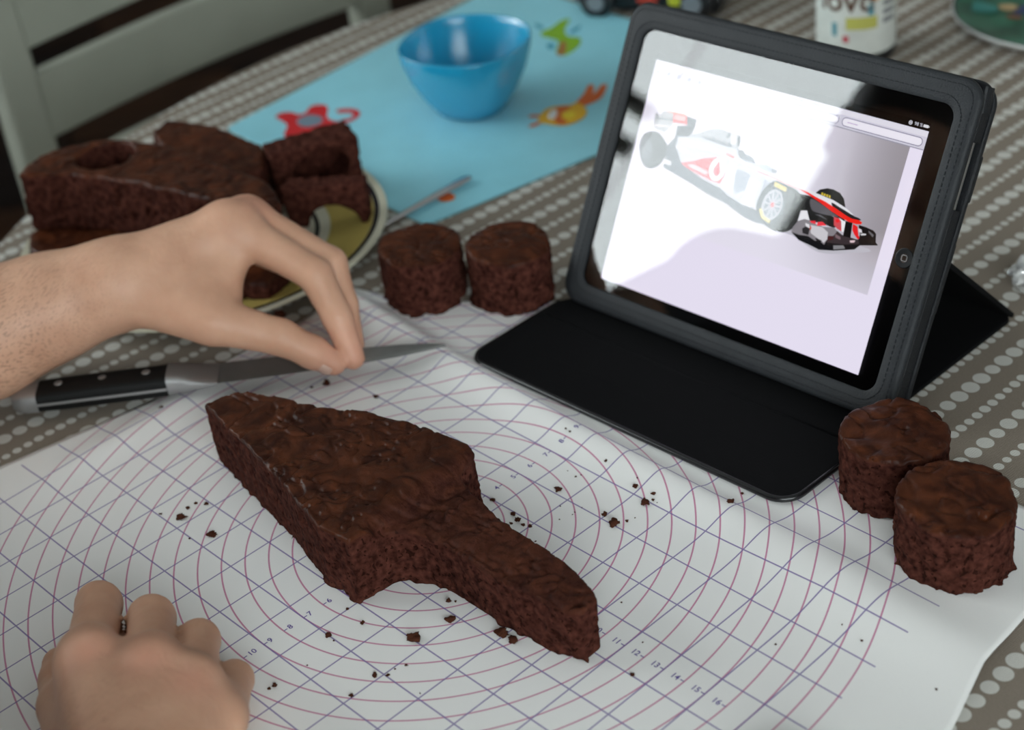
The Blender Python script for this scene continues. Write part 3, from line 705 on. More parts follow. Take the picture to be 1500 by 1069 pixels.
b = B().prism(rrect(-104, 128, 212, 352, 6, 4), 1.6, 4.4); case_part('base_panel', b, MAT['suede'], bevel=.8)
# the prop leaning from the back edge of the base panel up to the back cover
p_top = TO+TY*0+TN*(-17.6); a0 = np.array([-104, 352, 3.0]); a1 = np.array([128, 352, 3.0]); t0 = TO+TX*-118+TN*-17.6+TY*-1; t1 = TO+TX*121+TN*-17.6+TY*-1
nrm = np.cross(a1-a0, t0-a0); nrm /= np.linalg.norm(nrm)
V = [a0, a1, t1, t0]; V = V+[v-nrm*3.2 for v in V]
b = B().add(V, [(0, 1, 2, 3), (7, 6, 5, 4), (0, 4, 5, 1), (1, 5, 6, 2), (2, 6, 7, 3), (3, 7, 4, 0)]); case_part('prop_panel', b, MAT['suede'], bevel=1)

# the tablet itself
tab = empty('tablet', TO, rot=(TX, TY, TN), label='black tablet in the leather case showing a web page with a race car', cat='tablet')
o = B().prism(rrect(-113.5, 119.2, -86, 93.5, 11, 8), -11.5, -1.6).build('tablet_body', MAT['alu'], tab, bevel=2.5, seg=3)
B().prism(rrect(-113, 116, -85.6, 93, 10.5, 8), -1.6, -1.25).build('bezel', MAT['bezel'], tab)
gp_ = rrect(-113, 116, -85.6, 93, 10.5, 8); mesh('glass', [(x, y, 0) for x, y in gp_], [tuple(range(len(gp_)))], MAT['glass'], tab)
scr = B().prism([(-95.5, -71.2), (95.3, -71.2), (95.3, 66.8), (-95.5, 66.8)], -1.24, -1.2).build('screen', None, tab)
def page_material():      # the lit page: picture with a grey sweep at its right, white below
    m = bpy.data.materials.new('screen_page'); m.use_nodes = True; N, L = nodes(m); N.remove(N['Principled BSDF'])
    e = N.new('ShaderNodeEmission'); L.new(e.outputs[0], N['Material Output'].inputs[0])
    tc = N.new('ShaderNodeTexCoord'); sp = N.new('ShaderNodeSeparateXYZ'); L.new(tc.outputs['Object'], sp.inputs[0])
    x = math_n(N, L, 'MULTIPLY', sp.outputs[0], 1000); y = math_n(N, L, 'MULTIPLY', sp.outputs[1], 1000)
    inp = math_n(N, L, 'MULTIPLY', math_n(N, L, 'LESS_THAN', x, 87.0), math_n(N, L, 'MULTIPLY', math_n(N, L, 'GREATER_THAN', y, -27.5), math_n(N, L, 'LESS_THAN', y, 56.5)))
    mr = N.new('ShaderNodeMapRange'); L.new(x, mr.inputs[0]); mr.inputs[1].default_value = 10; mr.inputs[2].default_value = 90; mr.interpolation_type = 'SMOOTHSTEP'
    mr2 = N.new('ShaderNodeMapRange'); L.new(y, mr2.inputs[0]); mr2.inputs[1].default_value = -28; mr2.inputs[2].default_value = 8; mr2.inputs[3].default_value = .3; mr2.inputs[4].default_value = 1
    mr3 = N.new('ShaderNodeMapRange'); L.new(math_n(N, L, 'ABSOLUTE', x), mr3.inputs[0]); mr3.inputs[1].default_value = 20; mr3.inputs[2].default_value = 95; mr3.inputs[3].default_value = 0; mr3.inputs[4].default_value = .5
    g = math_n(N, L, 'MULTIPLY', mr.outputs[0], mr2.outputs[0])
    pic = mix_n(N, L, g, srgb(226, 222, 236), srgb(150, 145, 152))
    L.new(mix_n(N, L, inp, srgb(228, 222, 240), pic), e.inputs[0]); e.inputs[1].default_value = 1.55
    return m
scr.data.materials.clear(); scr.data.materials.append(page_material())
EM = {}
def em(r, g, b):
    k = (r, g, b)
    if k not in EM: EM[k] = emis('screen_%d_%d_%d' % k, srgb(r, g, b), 1.5)
    return EM[k]
LZ = [-1.19]
def sp_(name, P, c, par=None, sm=0):
    if sm: P = smooth_poly(P, sm)
    LZ[0] += .006; return flatpoly(name, P, LZ[0], em(*c), par or tab)
# browser chrome
bar = sp_('browser_bar', [(-95.5, 56.6), (95.3, 56.6), (95.3, 66.8), (-95.5, 66.8)], (206, 204, 218))
sp_('title_strip', [(-95.5, 63.6), (95.3, 63.6), (95.3, 66.8), (-95.5, 66.8)], (222, 220, 232), tab)
sp_('bar_line', [(-95.5, 56.3), (95.3, 56.3), (95.3, 56.8), (-95.5, 56.8)], (150, 148, 165))
def pill(name, x0, x1, y0, y1):
    sp_(name+'_outline', rrect(x0-.5, x1+.5, y0-.5, y1+.5, (y1-y0)/2+.4, 6), (140, 138, 160)); sp_(name, rrect(x0, x1, y0, y1, (y1-y0)/2, 6), (236, 233, 244))
pill('search_field', 42, 93, 58.2, 62.3); pill('address_field', -52, 39, 58.4, 62.0)
for x, w in ((-92, 2.2), (-84, 2.4), (-76, 2.6), (-68, 3), (-60, 2.4)): sp_('toolbar_icon', circle(x, 60.2, w/2, n=10), (150, 150, 170))
rr_ = random.Random(3)
x = -26
while x < 30:
    w = rr_.uniform(2, 6); sp_('title_dash', [(x, 64.8), (x+w, 64.8), (x+w, 65.7), (x, 65.7)], (165, 165, 180)); x += w+1
x = 44
sp_('field_dash', [(45, 59.9), (52, 59.9), (52, 60.6), (45, 60.6)], (190, 180, 200))
# status bar: rotation lock, charge, battery
sb = B().prism([(-95.5, 66.8), (95.3, 66.8), (95.3, 71.2), (-95.5, 71.2)], -1.24, -1.2).build('status_bar', em(2, 2, 3), tab)
ic = circle(83.2, 69, 1.2, n=16); ii = circle(83.2, 69, .7, n=16)
V = [(*p, -1.14) for p in ic]+[(*p, -1.14) for p in ii]; mesh('rotation_icon', V, [(i, (i+1) % 16, 16+(i+1) % 16, 16+i) for i in range(16)], em(200, 200, 210), tab)
flatpoly('rotation_icon', [(82.7, 68.6), (83.7, 68.6), (83.7, 69.4), (82.7, 69.4)], -1.14, em(200, 200, 210), tab)
text_mesh('charge_text', '98 %', 2.6, em(190, 190, 200), tab, (88.2, 69.05, -1.14), (1, 0, 0), (0, 1, 0))
flatpoly('battery_icon', rrect(91.2, 94.4, 68.3, 69.9, .3, 2), -1.14, em(215, 215, 220), tab)
flatpoly('battery_icon', [(94.5, 68.8), (94.9, 68.8), (94.9, 69.4), (94.5, 69.4)], -1.14, em(215, 215, 220), tab)
# home button: shallow disc with the rounded square
hb = B().lathe([(5.6, -.02), (5.5, .06), (4.9, .02), (0.01, -.12)], c=(103.0, -1.8, .05), n=28, cap=(False, False)).build('home_button', MAT['bezel'], tab, smooth=True)
Po = rrect(101.2, 104.8, -3.6, 0, .9, 4); Pi = rrect(101.6, 104.4, -3.2, -.4, .6, 4)
B().ring(Po, Pi, .08, .12).build('button_square', mat('grey_icon_paint', (.25, .25, .26), .5, .4), hb)
# ---- the race car on the page
car = empty('car_picture', (0, 0, 0)); car.parent = tab
def cp(name, P, c, sm=0): return sp_(name, P, c, car, sm)
K = (14, 14, 17); SIL = (176, 180, 190); DS = (96, 98, 108); RED = (216, 28, 30); WHT = (226, 226, 234); LG = (205, 206, 216)
cp('floor_shadow', [(-64.7, 8), (-41.7, 0), (-25, -4), (10, -10), (30, -9), (50, -13.4), (72, -7.5), (80, -3), (40, -3), (-30, 8)], (188, 186, 196), 4)
cp('rear_tyre', [(-90.5, 22), (-85.7, 24.7), (-80.1, 25.1), (-74.3, 22), (-70.5, 17.8), (-71, 12), (-73.2, 6.4), (-78.5, 2.9), (-84.3, 3), (-88.9, 7), (-91.6, 12.8), (-92, 17.8)], (34, 36, 42), 4); cp('rear_tyre_face', [(-91.2, 16.7), (-87.6, 20.7), (-82.9, 17.4), (-80.8, 12.2), (-81.1, 5.7), (-84.3, 3.4), (-88.9, 7)], (60, 62, 70), 4); cp('rear_rim', circle(-85.8, 12.4, 3.6, 5.6, n=20, rot=-.15), (86, 88, 96))
cp('wing_support', [(-68.1, 32.3), (-56, 30), (-55.5, 27), (-62, 24), (-67, 20), (-69, 24)], (52, 54, 62))
cp('rear_wing_left', [(-86.1, 37), (-82.6, 35.2), (-80.4, 38.3), (-72.7, 39.1), (-71.2, 32.2), (-75.6, 26.1), (-84.7, 26.5), (-86, 31.9)], (150, 150, 154))
cp('rear_wing_slat', [(-85.6, 34), (-72, 35.4), (-71.8, 34), (-85.6, 32.4)], (112, 112, 116)); cp('rear_wing_slat', [(-84.6, 29.4), (-73, 31), (-73.4, 29.8), (-84.6, 28)], (196, 186, 190))
cp('rear_wing_panel', [(-72.6, 38.8), (-62.9, 39.4), (-61.2, 34.2), (-71.5, 33.1)], RED); cp('rear_wing_stripe', [(-77.5, 39.4), (-63.5, 40.1), (-63.3, 39.3), (-77.3, 38.5)], (214, 120, 90))
cp('panel_lettering', [(-71.6, 38.0), (-63.6, 38.6), (-62.8, 36.2), (-71, 35.4)], (226, 150, 150))
cp('rear_wing_end', [(-62.9, 39.4), (-54.9, 38.8), (-54.9, 32.8), (-56.1, 29.4), (-66.9, 28.8), (-68.1, 32.3), (-61.1, 33.9)], (58, 60, 70))
cp('wing_gap', [(-70.2, 31.5), (-68, 32), (-67.2, 22.4), (-70.3, 22), (-75.6, 24.8)], WHT)
cp('rear_suspension', [(-71, 20), (-66, 27), (-56, 27), (-52, 20), (-56, 8), (-70.6, 6.6)], (70, 73, 84)); cp('side_floor', [(-64.7, 12.3), (-57.4, 11.6), (-41.7, 6.7), (-25.4, 4.1), (-12, 1), (4, -2), (10, -8), (-4, -8), (-18.6, -3.4), (-31.1, -1.8), (-47.7, 1.5), (-64.6, 4.7), (-70.8, 6.4)], (74, 78, 90), 2)
cp('engine_cover', [(-57.4, 28.5), (-50.7, 32), (-41.4, 36.6), (-34.1, 37.4), (-28.5, 36.6), (-21.8, 36.9), (-20.5, 31.7), (-21.5, 28), (-33.7, 27), (-50, 26)], (158, 160, 166), 3)
cp('cover_panel', [(-47.3, 30.9), (-41.9, 30.9), (-29.4, 30.2), (-25.7, 30.5), (-25.9, 28.6), (-34.9, 28.3), (-45.8, 28.8)], (112, 114, 122))
cp('car_side', [(-65.2, 26), (-55, 28.5), (-44.4, 29.1), (-33.5, 28.6), (-21.3, 28.5), (-17.3, 27.6), (-8.8, 26.6), (-6.5, 24.2), (1.5, 22.0), (14, 20), (24, 18), (30, 15), (20, 10), (4.4, 6), (2.8, 2), (-4.6, 1.0), (-6.2, -1.4), (-20.1, 1.7), (-26.3, 4.4), (-41.7, 6.7), (-58.3, 12), (-65, 20.4)], (182, 184, 196))
cp('side_highlight', [(-60, 25.6), (-45, 26.2), (-28, 25.0), (-14, 23.0), (-6, 21.6), (-14, 21.8), (-30, 23.2), (-46, 24.0), (-58, 22.6)], (214, 215, 224), 3)
cp('cover_strut', [(-31.4, 33.6), (-30, 37.3), (-28.6, 37.2), (-29.6, 33.6)], (80, 82, 88)); cp('air_intake', [(-23.7, 36.2), (-21.6, 36.4), (-20.3, 31.5), (-22.1, 30.5)], (66, 68, 75)); cp('airbox_light', [(-28, 36), (-24.2, 36), (-23, 31), (-27, 31)], (200, 202, 208))
for q in range(4): cp('cover_vent', [(-40.6+q*3.9, 31.6-q*.1), (-38.9+q*3.9, 31.7-q*.1), (-38.6+q*3.9, 29.2), (-40.3+q*3.9, 29.2)], (96, 98, 106))
cp('suspension_arm', [(-65, 20.8), (-56.2, 20.2), (-55.8, 18.7), (-64.6, 19)], LG); cp('suspension_arm', [(-71.4, 10.9), (-65.8, 10.8), (-65, 8.4), (-70.2, 8.2)], LG)
cp('cockpit', [(-21.3, 28.9), (-17.6, 29.2), (-16.3, 27.6), (-12, 27.4), (-9.2, 26.7), (-6.5, 24.2), (-13.1, 23.6), (-18.6, 24.6)], (112, 118, 128)); cp('helmet', circle(-17.6, 27.0, 2.8, 2.2, n=16, rot=-.4), (96, 98, 106)); cp('windscreen', [(-5, 24), (2, 25.4), (8.8, 23.6), (8.4, 21.6), (0, 21.6)], (166, 174, 188)); cp('mirror', rrect(5, 9.2, 21.6, 24, 1, 3), (116, 120, 130))
cp('barge_board', [(-24.2, 21), (-18.2, 18.8), (-18.6, 14.6), (-17, 4), (-24.6, 4.6)], (208, 210, 220)); cp('pod_opening', [(-18, 18), (-8, 17), (-6.6, 9), (-14, 4), (-17, 6)], (140, 146, 160)); cp('barge_board', [(-8, 15), (-1, 14.6), (-2, -1.4), (-9, -.2)], (206, 208, 220)); cp('barge_board', [(2, 17), (9, 15.4), (7, 5), (2, 5)], (150, 155, 170))
cp('side_flash', [(-58.2, 11.7), (-50.5, 14.6), (-42.4, 18.4), (-34.8, 20.9), (-28.7, 21.1), (-26.2, 18.1), (-25.2, 12.8), (-27, 6.7), (-34, 6.8), (-42, 7.9), (-52, 9.8)], (226, 60, 72))
cp('flash_lettering', [(-52.8, 12.1), (-48.3, 12.9), (-37.6, 11.3), (-37.9, 9.3), (-44.4, 9.9), (-51.7, 10.9)], (244, 176, 184))
cp('round_badge', circle(-31.4, 14.3, 5.5, 6.8, n=32, rot=-.1), (250, 244, 248)); cp('badge_drop', [(-31.5, 19.3), (-33.3, 15.9), (-34.2, 12.9), (-32.3, 10.4), (-29.9, 10.5), (-28.7, 13.4), (-30.2, 16.6)], (226, 56, 76), 4)
cp('cockpit_stripe', [(-28.2, 25.0), (-21.4, 24.4), (-22.4, 22.9), (-28.4, 23.8)], (216, 84, 84))
cp('far_tyre', [(37.5, 17.6), (39.9, 20.4), (44.3, 22.3), (48.5, 22.6), (53, 21.8), (56.4, 19.4), (58.9, 15), (52.9, 15), (47.7, 15.6), (42.6, 16.4)], (24, 24, 26))
for q in range(4): cp('tyre_lettering', [(41.4+q*1.7, 19.1-q*.1), (42.5+q*1.7, 19.2-q*.1), (42.8+q*1.7, 17.7-q*.06), (41.7+q*1.7, 17.7-q*.06)], (214, 190, 60))
cp('front_tyre', [(1.4, 2), (2.6, 9), (6, 15), (11, 18.4), (18, 18.8), (25, 16.6), (30, 12), (32.6, 6), (32, -1), (28, -6.6), (22, -9.4), (14, -9.2), (7, -6.4), (3, -2.4)], (24, 25, 30), 4)
cp('tyre_face', circle(11.6, 4.4, 9.2, 12.4, n=30, rot=-.1), (46, 50, 58)); cp('front_rim', circle(12.0, 4.2, 6.7, 9.0, n=28, rot=-.16), (170, 172, 182)); cp('rim_dark', circle(12.2, 4.2, 5.6, 7.8, n=28, rot=-.16), (104, 108, 118))
for q in range(10):
    a = q*math.pi/5; ca, sa = math.cos(a), math.sin(a); c0 = np.array((12.2, 4.2))
    cp('spoke', [c0+np.array((-sa*.4, ca*.4)), c0+np.array((sa*.4, -ca*.4)), c0+np.array((5.4*ca+sa*.4, 7.6*sa-ca*.4)), c0+np.array((5.4*ca-sa*.4, 7.6*sa+ca*.4))], (186, 188, 198))
cp('hub', circle(12.2, 4.2, 1.4, 1.7, n=12), (196, 76, 84)); cp('tyre_lettering', [(9.8, 17.2), (18.4, 15.8), (18.6, 13.6), (10, 14.8)], (214, 190, 90)); cp('tyre_lettering', [(4.2, -.4), (7.2, -4.8), (13.4, -6.4), (13.6, -4.8), (8.6, -3.4), (5.8, .4)], (214, 196, 110))
cp('nose_under', [(27, 14.7), (34.8, 15.4), (44.2, 13.4), (52.4, 10.8), (59, 9.2), (61.4, 7.9), (59.4, 7.5), (53, 8.4), (44, 5.4), (39, 2.6), (33, 2), (30, 8)], (24, 24, 27)); cp('under_shade', [(35.7, 14), (44.3, 12.6), (52.5, 10), (56.5, 9), (51.9, 8.3), (43.5, 7.6), (38.2, 8.3)], (92, 90, 96), 3)
cp('nose', [(-5, 22), (10, 20.4), (25.1, 17.9), (33.9, 18.2), (41.6, 17.6), (50.4, 16.9), (59.6, 14.7), (65.1, 12.4), (60.4, 11.4), (51.3, 13.2), (44, 14.8), (34.3, 16.2), (24, 17), (8, 18.6), (-4, 20.4)], (226, 226, 232))
cp('nose_top', [(49.5, 15.5), (54.8, 14.3), (61.3, 12.9), (65.9, 11.8), (69, 11.6), (70.5, 10.7), (64.7, 9.8), (58.2, 11.0), (51.4, 13.0)], (32, 31, 34), 2)
cp('nose_stripe', [(-4, 20.6), (10, 19.4), (23.8, 17.9), (31.6, 17.3), (38.3, 15.9), (46.1, 14.7), (54.2, 12.7), (60.9, 10.8), (64.7, 10.1), (69.4, 10.5), (71.7, 9.9), (71.4, 8.7), (68.4, 7.9), (62.9, 8.0), (58.4, 8.9), (51.1, 10.7), (42.9, 13.3), (34.7, 15.5), (26.6, 17.1), (10, 18.8), (-4, 20)], (236, 36, 28))
cp('wing_base', [(29.5, -7.4), (35.2, -6.6), (41, -6), (48.4, -5), (56, -1), (63.1, 0), (73, 0), (84.9, .9), (84.8, .3), (74.3, -2.6), (71.7, -5.7), (59.1, -9.9), (49.9, -12), (43.4, -11.1), (35.6, -10.4)], (22, 22, 25)); cp('wing_middle', [(50, 1.4), (58.1, 1.2), (62.1, -.2), (67, -.4), (72.9, .2), (73.5, -2.1), (63.6, -5.1), (52, -7.0)], (56, 48, 52))
cp('wing_arch', [(40.3, 6), (44.8, 7.6), (50.8, 7.8), (54.5, 8), (56.5, 3.4), (54.3, 2.2), (49.8, 2.6), (44.9, 2.4), (39, 2.2), (38.2, 4.6)], (20, 20, 23), 2); cp('arch_light', [(41, 6.3), (44.6, 7.0), (50, 5.4), (46, 5.9)], (96, 92, 98))
cp('upright_fin', [(31.6, 6), (35.6, 7), (38.9, 2), (31.4, -.6)], (230, 230, 236))
cp('wing_endplate', [(29.2, -7.2), (29.4, -4.2), (31.6, -.1), (35.3, 2), (39, 2.2), (44.4, 1), (49.3, 1.2), (55.6, 2.4), (58, 1), (56.5, -2.1), (53.1, -3), (52.4, -8.4), (48.3, -7), (46, -7.8), (40.6, -6.5), (35.1, -7.4)], (134, 130, 136)); cp('endplate_light', [(40.4, -.1), (48.2, .7), (52.5, -1.1), (53.3, -5), (51.8, -7.4), (48, -6.3), (41.8, -4.5)], (200, 198, 204))
cp('endplate_slot', [(35.6, -3.6), (37.3, -1.8), (40.5, -2.2), (40.7, -6), (36.8, -6)], (40, 38, 42)); cp('slot_white', [(36.6, 0), (39.4, 0), (40.4, -2), (37.6, -1.6)], (222, 220, 226)); cp('slot_red', [(40.2, -.6), (41.2, -1), (41.4, -2.8), (40.6, -2.6)], (206, 70, 50)); cp('endplate_slot', [(45.4, -6.8), (46.4, -6.2), (50.2, -6.6), (50.0, -7.4), (47, -7.4)], (34, 32, 36))
cp('wing_flap', [(39.1, 1.9), (42.6, 2.9), (43.7, 1.3), (40.6, 1.1)], (232, 44, 60)); cp('wing_flap', [(44.2, 2.7), (47.3, 3.6), (50.4, 2.3), (44.5, .5)], (236, 44, 60))
cp('wing_red_panel', [(53.5, 8.2), (56.8, 8.3), (58.7, 7), (60.8, 1.7), (57.5, 2.4), (54.9, 3.8)], (206, 78, 86)); cp('wing_white', [(56.7, 8.5), (61.7, 7.2), (62, 1.6), (60.8, 1.7), (59.0, 7.0)], (238, 238, 242)); cp('panel_dot', circle(56.4, 6.6, 1.3, 1.0, n=10), (240, 30, 40))
cp('nose_pillar', [(61.5, 7.9), (66, 8.1), (67.3, 0), (62.5, -.6)], (14, 14, 16)); cp('wing_cascade', [(70.2, 8), (75, 8), (79.9, 7.5), (82.1, 6.1), (83.3, 1.7), (84.9, .6), (81.8, -.2), (74.4, -2.1), (72.3, -.3), (72.6, 3.4), (70.8, 6.1)], (20, 20, 22))
cp('pillar_red', [(66.4, 7.7), (69.7, 6.9), (71.8, 2.4), (72.9, 1.4), (72.1, .2), (69, 2.2), (67.1, 4.3)], (228, 34, 40)); cp('cascade_light', [(70.4, 6.2), (72.6, 6), (73.6, 4.4), (71.4, 4.2)], (214, 210, 216)); cp('cascade_light', [(72.8, 3.8), (76, 4.6), (76.4, 3.8), (73.4, 2.8)], (206, 204, 208)); cp('cascade_grey', [(77, 6.6), (81, 5.2), (80.6, 3.8), (77.4, 5.6)], (104, 102, 106))
cp('wing_detail', [(53.3, -3.1), (56.7, -2.1), (57.2, -4), (53.7, -5.5)], (70, 30, 34)); cp('wing_detail', [(57.4, -.6), (61, -1.4), (61.6, -3), (58, -2.6)], (120, 100, 106)); cp('wing_detail', [(67.4, -1.7), (70.7, -.6), (70.5, -2.1), (68, -2.8)], (214, 190, 196)); cp('wing_badge', [(58.2, -7.1), (64.3, -5.4), (66, -6.8), (58.9, -9.3)], (130, 130, 134))

# ------------------------------------------------------------------ the person: one continuous skin over bare arms, hands, neck and head; shirt and hair are children
def cone(a, b, ra, rb): return (np.array(a, float), np.array(b, float), float(ra), float(rb))
groups = []        # (list of cones, inner blend)
def chain(pts, rad, k=4.0): groups.append(([cone(pts[i], pts[i+1], rad[i], rad[i+1]) for i in range(len(pts)-1)], k))
# --- left hand (thumb side towards the camera), reaching down over the knife
D0 = 1045
J = lambda u, v, d=0: PT(u, v, D0+d)
lw = J(175, 414, 2)
fingers_L = [
    ([J(345, 334, 4), J(462, 402, 0), J(494, 464, -2), J(517, 524, -2)], [12.5, 10.6, 9.2, 7.4]),
    ([J(362, 318, 22), J(484, 386, 20), J(503, 446, 18), J(517, 505, 14)], [12.5, 10.4, 9.0, 7.3]),
    ([J(365, 330, 40), J(474, 390, 40), J(492, 444, 36), J(505, 494, 30)], [11.5, 9.8, 8.4, 7.0]),
    ([J(350, 352, 56), J(446, 396, 60), J(474, 436, 55), J(492, 474, 48)], [10.5, 8.6, 7.6, 6.4])]
for p, r in fingers_L: chain(p, r, 3)
chain([J(228, 440, -6), J(315, 470, -14), J(412, 494, -13), J(458, 516, -9), J(489, 532, -6)], [16, 14.5, 10.8, 9.8, 7.6], 4)
NL = len(groups)
palm_L = [cone(lw, J(345, 334, 6), 22, 13.5), cone(lw, J(362, 320, 22), 22, 13.5), cone(J(180, 414, 14), J(362, 332, 40), 20, 12.5), cone(J(185, 418, 24), J(345, 354, 54), 18, 11.5),
          cone(lw, J(300, 462, -8), 21, 15), cone(J(250, 400, 0), J(318, 440, -4), 17, 13), cone(J(308, 448, -4), J(352, 360, 4), 12, 10), cone(J(330, 325, 6), J(348, 330, 10), 12, 13)]
# forearm, elbow, upper arm, shoulder
el = np.array([-428, -240, 42.]); shl = np.array([-471, -449, 286.])+TD*45
fa0 = PT(60, 455, 1049)
arm_L = [cone(lw, PT(118, 434, 1050), 23.5, 26), cone(PT(118, 434, 1050), fa0, 26, 31), cone(fa0, PT(-30, 492, 1044), 31, 37), cone(PT(-30, 492, 1044), el, 37, 37), cone(el, (el+shl)/2, 36, 44), cone((el+shl)/2, shl, 44, 50)]
# --- right fist resting on the mat
R3 = lambda u, v, z: AT(u, v, z)
rw = R3(195, 1195, 50)
def fist(mcp, pip, dip, tip, r): chain([R3(*mcp), R3(*pip), R3(*dip), R3(*tip)], r, 3)
fist((132, 968, 50), (145, 885, 36), (140, 892, 12), (142, 935, 10), [12.4, 11.2, 10, 9])
fist((220, 985, 52), (222, 906, 36), (221, 915, 12), (218, 955, 10), [12, 11.4, 10, 9])
fist((283, 1012, 48), (291, 938, 32), (286, 948, 11), (274, 985, 10), [11, 10.1, 9.2, 8.4])
fist((326, 1056, 42), (343, 995, 26), (340, 1004, 10), (322, 1035, 9), [10, 9.0, 8.4, 7.6])
chain([R3(120, 1120, 32), R3(92, 1035, 22), R3(88, 998, 16), R3(87, 972, 15)], [15, 11.5, 9.8, 8.4], 4)
palm_R = [cone(rw, R3(132, 972, 50), 22, 14.5), cone(rw, R3(220, 982, 52), 22, 14.5), cone(rw, R3(280, 1008, 48), 21, 13.5), cone(rw, R3(318, 1048, 42), 20, 12.5),
          cone(R3(135, 1120, 35), R3(125, 990, 34), 16, 13), cone(R3(150, 1010, 28), R3(300, 1050, 26), 15, 13), cone(R3(160, 1090, 30), R3(290, 1110, 30), 18, 15), cone(R3(150, 945, 16), R3(280, 985, 14), 9, 9),
          cone(R3(221, 988, 56), R3(200, 1100, 54), 10.5, 12), cone(R3(133, 976, 53), R3(160, 1090, 52), 11, 12), cone(R3(226, 964, 54), R3(222, 976, 55), 10.5, 12), cone(R3(132, 956, 52), R3(133, 966, 53), 11, 12.5), cone(R3(286, 1000, 50), R3(260, 1110, 50), 9.5, 11)]
shr = np.array([-232, -590, 285.]); er = rw+(shr-rw)*.47+np.array([40, -30, -45.])
rdir = (er-rw)/np.linalg.norm(er-rw)
arm_R = [cone(rw, rw+rdir*70, 24, 30), cone(rw+rdir*70, rw+rdir*140, 30, 38), cone(rw+rdir*140, er, 38, 38), cone(er, (er+shr)/2, 37, 44), cone((er+shr)/2, shr, 44, 50)]
# --- trunk, neck, head (outside the picture, seen only as a dark shape mirrored in the tablet)
nk = np.array([-368, -535, 352.])+TD*22; hd = np.array([-338, -494, 500.]); chest = np.array([-385, -565, 190.]); belly = np.array([-408, -592, -20.]); hips = np.array([-425, -611, -220.])
sd = (shr-shl)/np.linalg.norm(shr-shl); fwd = np.array([.616, .788, 0])
trunk = [cone(shl, nk+sd*-20+ZD*-25, 52, 60), cone(shr, nk+sd*20+ZD*-25, 52, 60), cone(chest-sd*60, belly-sd*62, 100, 88), cone(chest+sd*60, belly+sd*62, 100, 88), cone(belly-sd*62, hips-sd*72, 88, 98), cone(belly+sd*62, hips+sd*72, 88, 98), cone(shl+(0, 0, -20), chest-sd*50, 56, 90), cone(shr+(0, 0, -20), chest+sd*50, 56, 90)]
hf = (fwd*.85+np.array([0, 0, -.5])); hf /= np.linalg.norm(hf); hup = np.cross(sd, hf)*1.0
if hup[2] < 0: hup = -hup
head = [cone(nk, hd-hup*50-hf*8, 54, 50), cone(hd-hf*12+hup*22, hd+hf*16+hup*18, 78, 74), cone(hd+hf*30-hup*40, hd+hf*46-hup*78, 56, 30), cone(hd+hf*84-hup*2, hd+hf*100-hup*30, 7, 12), cone(hd+hf*72+hup*12-sd*30, hd+hf*72+hup*12+sd*30, 14, 14), cone(hd+hf*80-hup*58-sd*18, hd+hf*80-hup*58+sd*18, 7, 7)]
for s in (-1, 1): head += [cone(hd+sd*s*76-hf*8+hup*8, hd+sd*s*78-hf*4-hup*30, 12, 8), cone(hd+hf*70-hup*16+sd*s*32, hd+hf*66-hup*20+sd*s*44, 17, 15)]
body_cones = [(palm_L, 12), (arm_L, 16), (palm_R, 11), (arm_R, 16), (trunk, 40), (head, 14)]
def cone_d(P, c):
    a, b, ra, rb = c; e = b-a; L2 = e@e+1e-9; t = np.clip(((P-a)@e)/L2, 0, 1)
    return np.linalg.norm(P-a-t[:, None]*e, axis=1)-(ra+(rb-ra)*t)
ALL = [(g, k, 'f') for g, k in groups]+[(g, k, 'b') for g, k in body_cones]
def body_block(inflate=0.0, only=None):
    src = ALL if only is None else only
    def blk(c, hd_):
        c = c[None]; use = []
        for g, k, ty in src:
            gg = [q for q in g if cone_d(c, q)[0]-inflate < hd_+24]
            if gg: use.append((gg, k, ty))
        if not use: return None
        if min(cone_d(c, q)[0] for g, _, _ in use for q in g)-inflate > hd_+12: return None
        if min(cone_d(c, q)[0] for g, _, _ in use for q in g)-inflate < -hd_-60: return None
        def fn(P):
            df = db = None
            for g, k, ty in use:
                d = None
                for q in g:
                    e = cone_d(P, q); d = e if d is None else smin(d, e, k)
                if ty == 'f': df = d if df is None else np.minimum(df, d)
                else: db = d if db is None else smin(db, d, 14)
            r = df if db is None else (db if df is None else smin(df, db, 7))
            return r-inflate
        return fn
    return blk
every = [q for g, _, _ in ALL for q in g]
lo = np.min([np.minimum(q[0], q[1])-max(q[2], q[3]) for q in every], axis=0)-6; hi = np.max([np.maximum(q[0], q[1])+max(q[2], q[3]) for q in every], axis=0)+6
person = empty('person', hips*np.array([1, 1, 0])+np.array([0, 0, -318]), label='person shown by bare left forearm with reaching hand and right fist on mat', cat='person')
Vb, Fb = surface(body_block(), lo, hi, 2.3)
def near(P, pts, s): return np.max([np.exp(-np.sum((P-p)**2, 1)/(s*s)) for p in pts], axis=0)
blush = np.clip(near(Vb, [R3(132, 960, 64), R3(221, 972, 66), R3(280, 1004, 60)], 13)*.8+near(Vb, [J(517, 524, -6), J(489, 532, -10), J(510, 505, 0), J(372, 300, 12)], 17)*.8, 0, 1)
tL = np.clip(((Vb-lw)@(el-lw))/np.sum((el-lw)**2), -1, 2); dL = np.linalg.norm(Vb-lw-np.clip(tL, 0, 1)[:, None]*(el-lw), axis=1)
tR = np.clip(((Vb-rw)@(er-rw))/np.sum((er-rw)**2), -1, 2); dR = np.linalg.norm(Vb-rw-np.clip(tR, 0, 1)[:, None]*(er-rw), axis=1)
hair_a = np.clip(sst(-.12, .3, tL)*(dL < 70)+sst(-.12, .3, tR)*(dR < 70), 0, 1)
off_p = np.array(person.location)/MM
fast_mesh('body', Vb-off_p, Fb, MAT['skin'], person, attr={'blush': blush, 'hair': hair_a})
